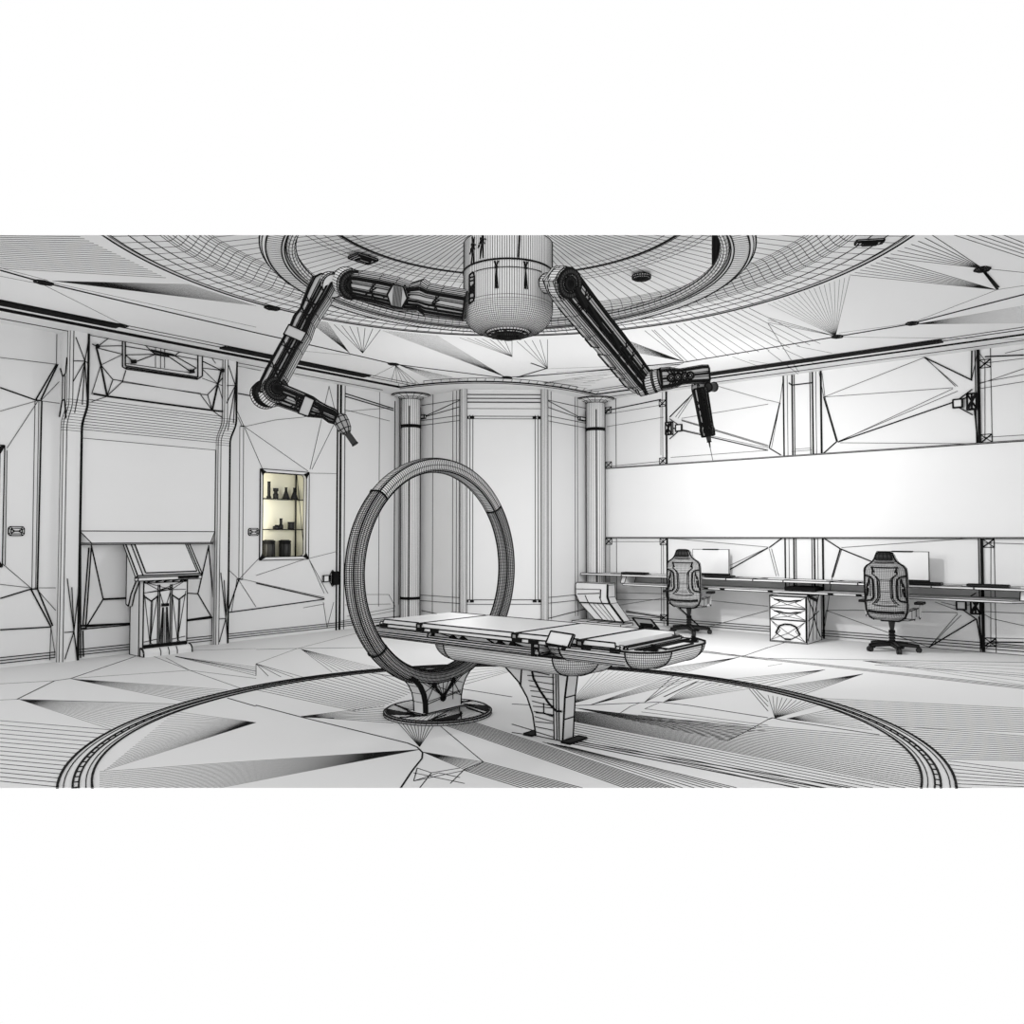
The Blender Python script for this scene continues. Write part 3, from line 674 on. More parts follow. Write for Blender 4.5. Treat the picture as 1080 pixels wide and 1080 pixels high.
m.poly([(-3.46, yo, .48), (-3.44, yo, .40), (-3.38, yo, .32), (-3.30, yo, .24), (-3.24, yo, .20), (-3.19, yo, .205)], .012)
for x in (-3.26, -3.235, -3.215): m.line((x, yo, 0), (x-.01, yo, .48), .006)
m.poly([(-3.42, yo, .165), (-3.35, yo, .17), (-3.27, yo, .16)], .009); m.line((-3.35, yo, .17), (-3.35, yo, .24), .006); m.line((-3.55, yo, .45), (-3.56, yo, .33), .008)
m.line((-3.62, yo, .46), (-3.3, yo, .44), .005)
m.build('pedestal', et)
for xx in (-3.50, -3.17):
    m = MB(); m.box((xx, 4.30, 0), (xx+.07, 4.50, .012), .008, 1); m.build('floor_anchor', et)
# tilting control panels clipped to the sides
def tablet(A, u, v, th, scr):
    A = Vector(A); u = Vector(u); v = Vector(v); n = u.cross(v).normalized()
    m = MB(); m.extrude([A, A+u, A+u+v, A+v], -n*th, .009, 0, .009); 
    if not scr: m.extrude([A+u*.2+v*.15, A+u*.8+v*.15, A+u*.8+v*.35, A+u*.2+v*.35], n*.004, .008, 1)
    a = m.build('control_panel', et, [PALE if scr else MID, INK])
    m = MB(); c = A+u*.85; m.cyl(c, c-v.normalized()*.02, .014, n=8, wr=.006, m=1); m.build('hinge', a)
    m = MB(); c = A+u*.08; m.cyl(c, c-v.normalized()*.02, .010, n=8, wr=.006, m=1); m.build('hinge', a)
pa, pb, pc = onY(575.5, 678.5, 3.93), onY(599, 682.5, 3.93), onY(581, 665.5, 3.96)
tablet(pa, pb-pa, pc-pa, .018, True)
pa, pb, pc = onY(674, 660.5, 4.86), onY(694, 662.5, 4.86), onY(667, 651.5, 4.90)
tablet(pa, pb-pa, pc-pa, .02, False)

# ================================================================ CEILING HUB
hb = thing('ceiling_hub', 'large rounded cylinder hanging from the ceiling over the exam table', 'equipment', (CX, CY, 2.9))
m = MB(); HR = .333; n = 120
P = [(.10, 2.93), (.155, 2.915)]
P = [(.17, 2.925)]
for k in range(0, 19): a = -pi/2+pi/2*k/18; P.append((.175+(HR-.175)*cos(a), 3.085+.165*sin(a)))
P += [(HR, 3.11), (HR, 3.36)]
rings = [[Vector((CX+r*cos(2*pi*k/n), CY+r*sin(2*pi*k/n), z)) for k in range(n)] for r, z in P]
m.loft(rings, True, False, 0, .0024, 0)
m.loft([[Vector((CX+.13*cos(2*pi*k/n), CY+.13*sin(2*pi*k/n), 2.93)) for k in range(n)], rings[0]], True, False)
for k in range(n):
    m.poly([r[k] for r in rings[:20]], .0024)
    m.poly([r[k] for r in rings[19:]], .0032)
m.poly(rings[-1], .012, True)
hs = Vector((CX, CY, 0)); cdir = atan2(-CY, -CX)
def hp(da, z, r=HR+.004): a = cdir+da; return Vector((CX+r*cos(a), CY+r*sin(a), z))
for da in (-.25, .38):
    for q in (-.05, .05, -.02, .03): m.line(hp(da, 3.30), hp(da+q, 3.345), .006)
    for q in (-.03, .0, .04): m.line(hp(da, 3.30), hp(da+q, 3.15), .006)
    m.line(hp(da-.04, 3.30), hp(da+.04, 3.30), .012)
m.poly([hp(a/20, 3.30) for a in range(-16, 17)], .004)
m.poly([hp(-.98, 3.29), hp(-.84, 3.30), hp(-.80, 3.27), hp(-.80, 3.11), hp(-.84, 3.09), hp(-.98, 3.08)], .010, True)
for z in (3.27, 3.245, 3.20, 3.18, 3.155, 3.12): m.line(hp(-.97, z), hp(-.82, z-.005), .009)
m.line(hp(-.97, 3.21), hp(-.82, 3.15), .014); m.line(hp(-.82, 3.21), hp(-.97, 3.15), .014)
m.build('housing', hb, clip=CCLIP)
m = MB(); P = [(HR, 3.362), (HR, 3.575), (HR-.03, 3.60), (HR-.08, 3.62), (.16, 3.63), (.16, 3.86)]
rings = [[Vector((CX+r*cos(2*pi*k/n), CY+r*sin(2*pi*k/n), z)) for k in range(n)] for r, z in P]
m.loft(rings, True, True, 0, .006, .0035, el=1)
for da, z in ((-.85, 3.50), (-.58, 3.52)):
    for q, dz in ((-.08, -.03), (.06, -.04), (-.02, .06), (.05, .05), (-.06, -.14), (.03, -.14), (.1, -.01), (-.12, -.06)): m.line(hp(da, z), hp(da+q, z+dz), .007)
    m.line(hp(da-.04, z), hp(da+.04, z), .018)
m.line(hp(.25, 3.58), hp(.22, 3.37), .01)
m.build('collar', hb, clip=CCLIP)
m = MB(); m.lathe([(.165, 2.925), (.15, 2.905), (.12, 2.90), (.118, 2.925), (.10, 2.93), (.095, 2.91), (.07, 2.905)], (CX, CY, 0), 40, .009, .005); m.lathe([(.112, 2.899), (.105, 2.896), (.09, 2.90)], (CX, CY, 0), 40, .008, .008, caps=False, m=1)
for k in range(12): a = k*pi/6; m.line((CX+.15*cos(a), CY+.15*sin(a), 2.902), (CX+.12*cos(a+.1), CY+.12*sin(a+.1), 2.90), .012)
m.build('lens_ring', hb)
m = MB(); m.lathe([(.07, 2.905), (.055, 2.88), (.03, 2.868), (.005, 2.865)], (CX, CY, 0), 24, .006, .006); m.build('lens', hb, [DARK, INK])

# ================================================================ ROBOTIC ARMS
def link(parent, A, B, sta, th, roll=0.0, name='arm_link', deco=True, nlines=5, seedv=1):
    """sta: (t, half-up, half-down) stations along A-B; a bevelled two-sided blade with raised rims"""
    rnd = random.Random(seedv)
    A = Vector(A); B = Vector(B); u = (B-A); L = u.length; u.normalize()
    n = (EYE-(A+B)/2); n -= u*n.dot(u); n.normalize(); n = Matrix.Rotation(roll, 3, u) @ n; v = n.cross(u)
    if v.z < 0: v = -v
    def loop(k, off): return [A+u*(t*L)+v*(a*k)+n*off for t, a, b in sta]+[A+u*(t*L)-v*(b*k)+n*off for t, a, b in sta[::-1]]
    m = MB(); R = [loop(.80, -th/2), loop(1, -th*.32), loop(1, th*.32), loop(.82, th/2)]
    m.loft(R, True, True, 0, .006, .004)
    # sunken pocket: dark inner band, then pale floor
    R2 = [loop(.80, th/2), loop(.66, th/2+.001), loop(.60, th/2-.02)]
    top = loop(.70, th/2+.004); m.poly(top, .011, True); m.poly(loop(.9, th*.42), .005, True); m.poly(loop(1.0, th*.0), .006, True)
    for q in range(nlines):
        f = -.62+1.24*q/(nlines-1); f += rnd.uniform(-.06, .06)
        P = [A+u*(t*L)+v*((a if f > 0 else b)*f)+n*(th/2+.004) for t, a, b in sta]
        m.poly(P, rnd.choice((.004, .006, .014)))
    if deco:
        for t in [rnd.uniform(.12, .9) for _ in range(5)]:
            i = max(j for j in range(len(sta)) if sta[j][0] <= t); i = min(i, len(sta)-2)
            a = sta[i][1]*.62; c = A+u*(t*L)+n*(th/2+.004)
            m.poly([c-u*.03+v*a, c+u*.02, c-u*.03-v*a], .007); m.line(c+v*a*.4-u*.03, c-v*a*.6+u*.05, .007)
            m.line(c+v*a, c-v*a, .007)
    return m.build(name, parent, [MIDC, INK]), u, v, n, L
def joint(parent, c, ax, r, h, name='joint'):
    ax = Vector(ax).normalized(); c = Vector(c)
    m = MB(); m.lathe([(r*.9, -h/2), (r, -h*.42), (r, h*.30), (r*.93, h*.40), (r*.9, h*.5)], c, 32, .008, .004, caps=True, ax=ax)
    m.build(name, parent)
    m = MB(); m.lathe([(r*.88, h*.5), (r*.88, h*.53), (r*.62, h*.53), (r*.60, h*.50), (r*.45, h*.50), (r*.43, h*.55), (r*.22, h*.56), (r*.05, h*.50)], c, 28, .007, .004, ax=ax)
    m.build('joint_cap', parent, [DARK, INK])
# left arm
la = thing('robotic_arm', 'jointed robotic arm reaching left from the ceiling hub, tip over the ring side', 'robotic arm', (CX, CY, 3.0), 'robotic arms on the ceiling hub')
hubL = atD(491, 322.5, 5.70); J1 = atD(368, 299, 5.75); J1b = atD(343, 301, 5.80); J2 = atD(283, 413, 5.62); W = atD(350, 438, 5.70)
_, u, v, n, L = link(la, hubL, J1, [(0, .105, .105), (.20, .10, .115), (.32, .10, .12), (.38, .125, .09), (.47, .085, .11), (.58, .10, .12), (.72, .105, .105), (.9, .10, .10), (1.03, .085, .085)], .14, -.25, 'upper_link', nlines=7, seedv=3)
m = MB(); c = hubL.lerp(J1, .55)+n*.055
m.extrude([c+u*x_+v*y_ for x_, y_ in ((-.075,0),(-.04,.078),(.04,.078),(.075,0),(.04,-.078),(-.04,-.078))], n*.05, .010, 0, .010)
for q in range(7): m.line(c+n*.053+u*(-.03+.01*q)+v*.07, c+n*.053+u*(-.03+.01*q)-v*.07, .004)
m.build('link_boss', la, [MIDC, INK])
joint(la, J1, n+rgt*.75, .108, .15, 'shoulder_joint')
_, u2, v2, n2, L2 = link(la, J1b, J2, [(-.05, .06, .06), (0, .10, .09), (.10, .095, .09), (.28, .07, .075), (.36, .085, .07), (.46, .075, .085), (.6, .078, .08), (.85, .08, .08), (.97, .075, .075), (1.04, .05, .05)], .13, .35, 'forearm_link', nlines=6, seedv=5)
m = MB(); c = J1b.lerp(J2, .50)+n2*.05; m.extrude([c-u2*.04+v2*.07, c+u2*.04+v2*.07, c+u2*.04-v2*.07, c-u2*.04-v2*.07], n2*.03, .009, 0, .009); m.build('link_boss', la, [MIDC, INK])
m = MB(); m.lathe([(.085, -.05), (.09, -.03), (.09, .03), (.085, .05)], J1.lerp(J1b, .75), 24, .008, .004, ax=(n+rgt*.75)); m.build('joint_sleeve', la)
joint(la, J2+rgt*.04, n2+rgt*.6, .095, .15, 'elbow_joint')
joint(la, J2-rgt*.035-n2*.06, n2+rgt*.6, .100, .07, 'elbow_cover')
_, u3, v3, n3, L3 = link(la, J2+rgt*.03, W, [(-.03, .06, .06), (0, .075, .075), (.15, .078, .078), (.5, .075, .07), (.62, .072, .075), (.74, .058, .06), (.88, .05, .04), (1.0, .05, .055), (1.08, .035, .05)], .11, .1, 'wrist_link', nlines=5, seedv=8)
m = MB(); c = (J2+rgt*.03).lerp(W, .60)+n3*.045; m.extrude([c-u3*.04+v3*.068, c+u3*.035+v3*.064, c+u3*.035-v3*.064, c-u3*.04-v3*.068], n3*.03, .009, 0, .009); m.build('link_boss', la, [MIDC, INK])
W2 = atD(365, 455, 5.70); W1 = atD(357, 438, 5.70); TP = atD(374.5, 468.5, 5.70)
m = MB(); m.lathe([(.03, 0), (.05, .02), (.052, .06), (.045, .11), (.03, .14), (.018, .15)], W1, 16, .006, .006, ax=W2-W1, el=2); m.build('wrist', la, [MID, INK])
m = MB(); m.cyl(W2-(TP-W2)*.1, TP, .022, .024, 12, .006, 0, m=0); m.build('tool', la, [DARK, INK])
# right arm
ra = thing('robotic_arm', 'jointed robotic arm reaching right from the ceiling hub, ending in a hanging needle', 'robotic arm', (CX, CY, 3.0), 'robotic arms on the ceiling hub')
S1 = atD(593, 299, 5.45); E1 = atD(676, 402, 6.05)
_, u, v, n, L = link(ra, S1, E1, [(-.09, .07, .07), (-.03, .105, .10), (.05, .115, .11), (.2, .11, .11), (.4, .105, .105), (.6, .105, .10), (.8, .10, .10), (.95, .09, .10), (1.04, .06, .085)], .17, -.45, 'upper_link', nlines=7, seedv=11)
m = MB()       # boxed left flank of the link with window frames
sd = -v
c0 = S1+sd*.095-n*.02; c1_ = E1+sd*.085-n*.02
for t0, t1 in ((.12, .22), (.24, .30), (.32, .42), (.44, .52), (.60, .74), (.76, .86), (.88, .97)):
    a = c0.lerp(c1_, t0); b = c0.lerp(c1_, t1); m.extrude([a-n*.05, b-n*.05, b+n*.045, a+n*.045], sd*.012, .009, 0, .009)
m.build('side_window', ra)
joint(ra, S1+n*.03, n, .108, .13, 'shoulder_joint')
m = MB(); m.lathe([(.07, 0), (.07, .12)], S1-n*.19, 24, .009, .004, ax=n); m.build('hub_mount', ra)
m = MB()
for t0, t1, w_ in ((.05, .2, .045), (.2, .42, .03), (.48, .62, .035), (.62, .8, .02)):
    a = S1.lerp(E1, t0)+n*.088+v*.01; b = S1.lerp(E1, t1)+n*.088-v*.02; m.line(a, b, w_)
m.build('cable_run', ra)
EA = atD(674, 406, 6.05); EB = atD(697, 400, 5.98); EC = atD(712, 401, 5.98); WE = atD(745, 394, 5.95)
m = MB(); m.lathe([(.07, -.02), (.088, 0), (.09, .04), (.084, .05), (.09, .06), (.09, .12), (.084, .13), (.082, .17)], EA, 28, .008, .005, ax=EB-EA); m.build('elbow_joint', ra)
_, u2, v2, n2, L2 = link(ra, EB, WE, [(0, .085, .085), (.2, .082, .08), (.3, .07, .075), (.42, .06, .06), (.55, .062, .058), (.9, .068, .07), (1.04, .062, .075)], .11, 0, 'forearm_link', nlines=5, seedv=13)
m = MB()
for t in (.2, .35, .5, .62): c = EB.lerp(WE, t)+n2*.055; m.lathe([(.03, 0), (.024, .01), (.01, .012)], c, 10, .008, .006, ax=n2)
m.build('bolt', ra)
HA = atD(739, 405, 5.95)
m = MB(); e1 = rgt*.045; e2 = Vector((0, 0, .03)); m.extrude([HA-e1-e2, HA+e1-e2, HA+e1+e2, HA-e1+e2], fwd*.08, .009, 0, .009); m.build('wrist_block', ra)
m = MB(); m.cyl(atD(747, 408.5, 5.9), atD(753, 408, 5.95), .034, n=16, wr=.009, m=0); m.build('wrist_motor', ra, [DARK, INK])
m = MB(); m.cyl(atD(731, 411, 5.95), atD(737, 410, 5.93), .034, n=16, wr=.008, m=0); m.build('wrist_pivot', ra, [MID, INK])
TA = atD(738, 410, 5.93); TB = atD(747, 460, 5.93)
link(ra, TA, TB, [(0, .05, .05), (.1, .052, .05), (.8, .045, .045), (.86, .05, .05), (1.0, .045, .045)], .08, .2, 'tool_body', nlines=5, seedv=17)
m = MB(); a = atD(747, 459, 5.93); b = atD(748, 466, 5.93); m.cyl(a, b, .022, .015, 10, .008, 0, m=0); b2 = atD(749, 472, 5.93); m.cyl(b, b2, .008, .005, 8, 0, 0, m=0); m.cyl(b2, atD(752, 487, 5.93), .003, .002, 6, 0, 0); m.build('needle', ra, [DARK, INK])

# ================================================================ CEILING FIXTURES
def light_slot(a, b, wd, label, grp='long black slots in the ceiling'):
    a = Vector(a); b = Vector(b); u = (b-a).normalized(); v = Vector((-u.y, u.x, 0)); c = (a+b)/2
    t = thing('light_slot', label, 'ceiling light', c, grp)
    m = MB(); m.extrude([a-v*wd/2, b-v*wd/2, b+v*wd/2, a+v*wd/2], (0, 0, -.012), .010); m.build('frame', t)
    m = MB()
    for k in range(5): off = v*(-wd*.4+wd*.2*k)-Vector((0, 0, .014)); m.line(a+u*.03+off, b-u*.03+off, .016)
    m.box(tuple(min(p[i] for p in (a-v*wd*.38, b+v*wd*.38)) if i < 2 else ZC-.02 for i in range(3)), tuple(max(p[i] for p in (a-v*wd*.38, b+v*wd*.38)) if i < 2 else ZC-.014 for i in range(3)), 0, 1)
    m.build('louvre', t, [DARK, INK])
zc = ZC-.001
light_slot((-8.70, 1.2, zc), (-8.70, 3.70, zc), .16, 'long black ceiling slot at the left edge, nearest the camera')
light_slot((-8.70, 4.93, zc), (-8.70, 7.15, zc), .16, 'long black ceiling slot behind the left robotic arm')
light_slot((-5.0, 10.17, zc), (-1.97, 10.17, zc), .16, 'long black ceiling slot above the right wall and desk')
def downlight(p, r, label):
    t = thing('downlight', label, 'ceiling light', p)
    m = MB(); m.lathe([(r, .0), (r, -.02), (r*.8, -.03), (r*.7, -.015)], p, 24, .009, .007); m.build('bezel', t)
    m = MB(); m.lathe([(r*.68, -.02), (r*.3, -.04), (r*.1, -.045)], p, 16, .009, .009); m.build('bulb', t, [DARK, INK])
    return t
downlight(onZ(676.5, 291, 3.828), .085, 'round downlight in the ceiling disc right of the hub')
def ceiling_panel(p, ang, a, b, label):
    t = thing('ceiling_hatch', label, 'ceiling panel', p); u = Vector((cos(ang), sin(ang), 0)); v = Vector((-sin(ang), cos(ang), 0))
    m = MB()
    q = lambda s, z: [p+u*a*s*i+v*b*s*j+Vector((0, 0, z)) for i, j in ((-1,-1),(1,-1),(1,1),(-1,1))]
    m.loft([q(1, 0), q(1, -.015), q(.82, -.02)], True, True, 0, .010, .009); m.build('frame', t)
    m = MB(); m.loft([q(.55, -.02), q(.5, -.03)], True, True, 0, .012, .010); m.poly([p+u*a*.5+Vector((0,0,-.032)), p-u*a*.5+Vector((0,0,-.032))], .012); m.build('cover', t)
p0 = onZ(368, 267, 3.828); p1 = onZ(396, 276, 3.828); pc_ = (p0+p1)/2
ceiling_panel(onZ(383, 272, 3.828), atan2(p1.y-p0.y, p1.x-p0.x), (p1-p0).length/2*.75, .07, 'small rectangular hatch in the ceiling disc above the left robotic arm')
ceiling_panel(onZ(917, 254, ZC-.002), .55, .10, .035, 'small black slot plate in the ceiling near the upper right')
# ring hanging in the coffer
cr = thing('hanging_ring', 'large white ring hanging in the round ceiling coffer around the hub', 'ceiling ring', (CX, CY, 3.38))
pr_ = [(1.60, 3.41), (1.605, 3.382), (1.625, 3.378), (1.73, 3.378), (1.755, 3.39), (1.77, 3.41), (1.77, 3.44), (1.75, 3.455), (1.62, 3.455), (1.60, 3.44)]
m = MB(); rings = [[cp(R, z, k) for R, z in pr_] for k in range(NS)]
for k in range(NS):
    a, b = rings[k], rings[(k+1) % NS]
    for q in range(len(pr_)): m.face([a[q], a[(q+1) % len(pr_)], b[(q+1) % len(pr_)], b[q]])
    m.line(a[2], a[3], .0035); m.line(a[8], a[7], .003); m.line(a[4], a[5], .003)
for q, w in ((1, .008), (2, .009), (3, .011), (4, .006), (5, .011), (6, .005), (0, .006)): m.poly([r_[q] for r_ in rings], w, True)
m.build('rim', cr, clip=CCLIP)
m = MB(); rings = []
for k in range(NS): rings.append([cp(1.565+.034*cos(2*pi*q/10), 3.42+.036*sin(2*pi*q/10), k) for q in range(10)])
for k in range(NS):
    a, b = rings[k], rings[(k+1) % NS]
    for q in range(10): m.face([a[q], a[(q+1) % 10], b[(q+1) % 10], b[q]])
    if k % 2 == 0: m.poly(a, .0035, True)
for q in range(10): m.poly([r_[q] for r_ in rings], .009 if q in (5,) else .0045, True)
m.build('inner_tube', cr, clip=CCLIP)
for x, w in ((752, .010), (755, .020), (758.5, .018)):
    m = MB(); a = atD(x, 246, 5.9); b = atD(x, 285 if x < 757 else 280, 5.9); m.line(a, b, w*1.4); m.line(a+rgt*.012, b+rgt*.012, .006)
    m.build('hanger', cr, [DARK, INK], clip=CCLIP)

# ================================================================ DESK AND WHAT STANDS THERE
dk = thing('desk', 'long white wall desk with lower shelf running along the right wall', 'desk', (-3.5, 10.7, 0))
m = MB(); ZT, YF = .805, 10.55
m.extrude([(-7.38, YF, ZT-.028), (1.2, YF, ZT-.028), (1.2, 10.985, ZT-.028), (-7.08, 10.985, ZT-.028), (-7.08, 10.65, ZT-.028), (-7.38, 10.65, ZT-.028)], (0, 0, .028), .008, 0, .008)
for x in (-6.6, -5.62, -4.85, -4.45, -4.02, -3.4, -3.05, -2.2, -1.75, -1.1): m.line((x, YF, ZT+.001), (x+.06, 10.98, ZT+.001), .010); m.line((x, YF-.001, ZT-.028), (x, YF-.001, ZT), .012)
for x0, x1, y0_, y1_ in ((-6.9, -6.2, 10.7, 10.78), (-4.9, -4.3, 10.68, 10.72), (-3.5, -2.9, 10.72, 10.75), (-2.2, -1.9, 10.7, 10.72), (-1.9, -1.3, 10.66, 10.7)):
    m.line((x0, y0_, ZT+.002), (x1, y1_, ZT+.002), .010)
m.build('worktop', dk, [PALE, INK])
m = MB(); ZS, YS = .665, 10.47
m.extrude([(-6.52, YS, ZS), (-1.37, YS, ZS), (-1.16, 10.75, ZS), (-1.16, 10.98, ZS), (-6.7, 10.98, ZS), (-6.7, 10.75, ZS)], (0, 0, -.026), .008)
for x in (-5.35, -5.15, -4.9, -4.2, -3.4, -3.05, -2.9): m.line((x, YS-.002, ZS-.013), (x+.07, YS-.002, ZS-.013), .022)
m.build('shelf', dk)
for x in (-6.60, -1.25):
    m = MB(); m.extrude([(x-.05, 10.60, ZS), (x+.05, 10.56, ZS), (x+.05, 10.62, ZT-.03), (x-.05, 10.66, ZT-.03)], (0, .3, 0), .009); m.build('bracket', dk)
m = MB(); m.box((-4.0, 10.56, ZS), (-3.6, 10.9, ZS+.05), .010, 1); m.build('riser', dk)
# drawer unit
du = thing('drawer_unit', 'white box drawer pedestal standing under the middle of the desk', 'drawer unit', (-3.85, 10.5, 0))
x0, x1, yf = -4.09, -3.60, 10.25
m = MB(); m.box((x0, yf, 0), (x1, 10.80, .618), .010)
xs = x1+.003
m.poly([(xs, 10.28, .60), (xs, 10.45, .45), (xs, 10.6, .20), (xs, 10.75, .05)], .012); m.poly([(xs, 10.28, .05), (xs, 10.5, .30), (xs, 10.7, .62)], .010); m.line((xs, 10.3, .3), (xs, 10.7, .4), .008)
for y in (10.38, 10.5, 10.62): m.line((xs, y, .6), (xs, 10.3+(y-10.38)*1.3, .03), .006)
m.line((xs, 10.3, .62), (xs, 10.6, .55), .035)
m.build('body', du)
for k, (za, zb_) in enumerate(((.46, .605), (.305, .45), (.02, .295))):
    m = MB(); m.box((x0+.01, yf-.012, za), (x1-.01, yf, zb_), .007)
    xm = (x0+x1)/2; ys = yf-.015; zm = (za+zb_)/2
    for X, Z in ((x0+.02, za+.01), (x1-.02, za+.01), (x0+.02, zb_-.01), (x1-.02, zb_-.01)): m.line((X, ys, Z), (xm-.1 if X < xm else xm+.1, ys, zm), .005); m.line((X, ys, Z), (xm, ys, zm-.03), .005)
    d_ = m.build('drawer', du, [PALE, INK])
    m = MB()
    if k < 2: m.poly([(xm-.18, ys, zm+.035), (xm-.1, ys, zm+.03), (xm-.04, ys, zm+.015), (xm+.04, ys, zm+.015), (xm+.1, ys, zm+.03), (xm+.18, ys, zm+.035)], .016)
    else: m.poly([(xm-.16, ys, .12), (xm-.11, ys, .22), (xm-.04, ys, .245), (xm+.04, ys, .245), (xm+.11, ys, .22), (xm+.16, ys, .12)], .020); m.poly([(xm-.16, ys, .12), (xm-.04, ys, .05), (xm+.04, ys, .05), (xm+.16, ys, .12)], .010); m.line((xm-.04, ys, .05), (xm+.04, ys, .05), .02)
    m.build('handle', d_)
# slanted cabinet at the far end of the desk
sd_ = thing('slanted_cabinet', 'white cabinet with rounded top and slanted front under the left desk end', 'cabinet', (-7.0, 10.6, 0))
m = MB(); y0_ = 10.42
pr = [(10.30, .64), (10.27, .60), (10.26, .50), (10.30, .36), (10.34, .33), (10.62, .08), (10.80, .08), (10.80, .66), (10.34, .66)]
xa, xb2 = -7.36, -6.78
rr = [[(xa, y, z) for y, z in pr], [(xb2, y, z) for y, z in pr]]
def skew(p): return p
pr2 = [(-7.36, .64), (-7.38, .60), (-7.37, .48), (-7.31, .34)]
Lq = [(-7.36, .655), (-7.39, .63), (-7.385, .46), (-7.31, .33), (-7.02, .085)]
Rq = [(-6.77, .655), (-6.78, .63), (-6.775, .44), (-6.73, .345), (-6.50, .075)]
loopq = [(x, 10.42, z) for x, z in Lq]+[(x, 10.42, z) for x, z in Rq[::-1]]
m.extrude(loopq, (0, .22, 0), .010, 0, .008)
yq = 10.416
for t in (.30, .75):
    P = [(a[0]+(b[0]-a[0])*t, yq, a[1]+(b[1]-a[1])*t) for a, b in zip(Lq, Rq)]; m.poly(P[2:], .010)
for t in (.45, .6): m.line((Lq[3][0]+(Rq[3][0]-Lq[3][0])*t, yq, .335), (Lq[4][0]+(Rq[4][0]-Lq[4][0])*(t+.05), yq, .08), .005)
m.line((Lq[3][0], yq, .335), (Rq[3][0], yq, .345), .018); m.line((-7.38, yq, .55), (-6.9, yq, .56), .008); m.line((-7.35, yq, .47), (-6.92, yq, .50), .012); m.line((-6.9, yq, .56), (-6.91, yq, .42), .016)
m.poly([(-6.77, yq, .64), (-6.775, yq, .44), (-6.73, yq, .345), (-6.47, yq, .06)], .024)
m.build('body', sd_)
m = MB(); m.box((-7.38, 10.30, 0), (-6.46, 10.65, .045), .010)
for x in (-7.1, -6.9, -6.7): m.line((x, 10.30, .047), (x-.05, 10.64, .047), .010)
m.build('plinth', sd_)

ZT += .009
def monitor(x0, x1, label):
    t = thing('monitor', label, 'monitor', ((x0+x1)/2, 10.8, ZT), 'blank monitors on the desk')
    m = MB(); m.box((x0, 10.79, .85), (x1, 10.82, 1.21), .006); m.build('screen', t, [PALE, INK])
    m = MB(); xm = (x0+x1)/2; m.box((xm-.12, 10.785, 1.205), (xm+.12, 10.822, 1.216), .006, 1); m.build('camera_bar', t)
    m = MB(); m.box((x0+.05, 10.785, .838), (x1, 10.825, .852), .010, 1); m.box((xm-.05, 10.80, ZT+.012), (xm+.05, 10.83, .84), .007); m.box((xm-.14, 10.74, ZT), (xm+.14, 10.88, ZT+.012), .008); m.build('stand', t)
monitor(-5.487, -4.913, 'blank white monitor on the desk beside the farther chair')
monitor(-2.88, -2.275, 'blank white monitor on the desk behind the nearer chair')
def keyboard(x, y, label, w_=.42):
    m = MB(); m.box((x-w_/2, y-.07, ZT), (x+w_/2, y+.07, ZT+.02), .007)
    for k in range(9): m.line((x-w_/2+.04+k*w_/10, y-.06, ZT+.021), (x-w_/2+.04+k*w_/10, y+.06, ZT+.021), .010)
    for k in range(4): m.line((x-w_/2, y-.05+k*.033, ZT+.021), (x+w_/2, y-.05+k*.033, ZT+.021), .010)
    o = m.build('keyboard', None, [DARK, INK]); tag(o, label, 'keyboard', 'dark keyboards on the desk')
keyboard(-6.43, 10.68, 'dark flat keyboard on the desk left of the farther chair')
keyboard(-5.0, 10.66, 'dark flat keyboard on the desk below the farther monitor')
keyboard(-2.32, 10.66, 'dark flat keyboard on the desk right of the nearer chair')
keyboard(-1.62, 10.66, 'dark flat keyboard on the desk near the right end')

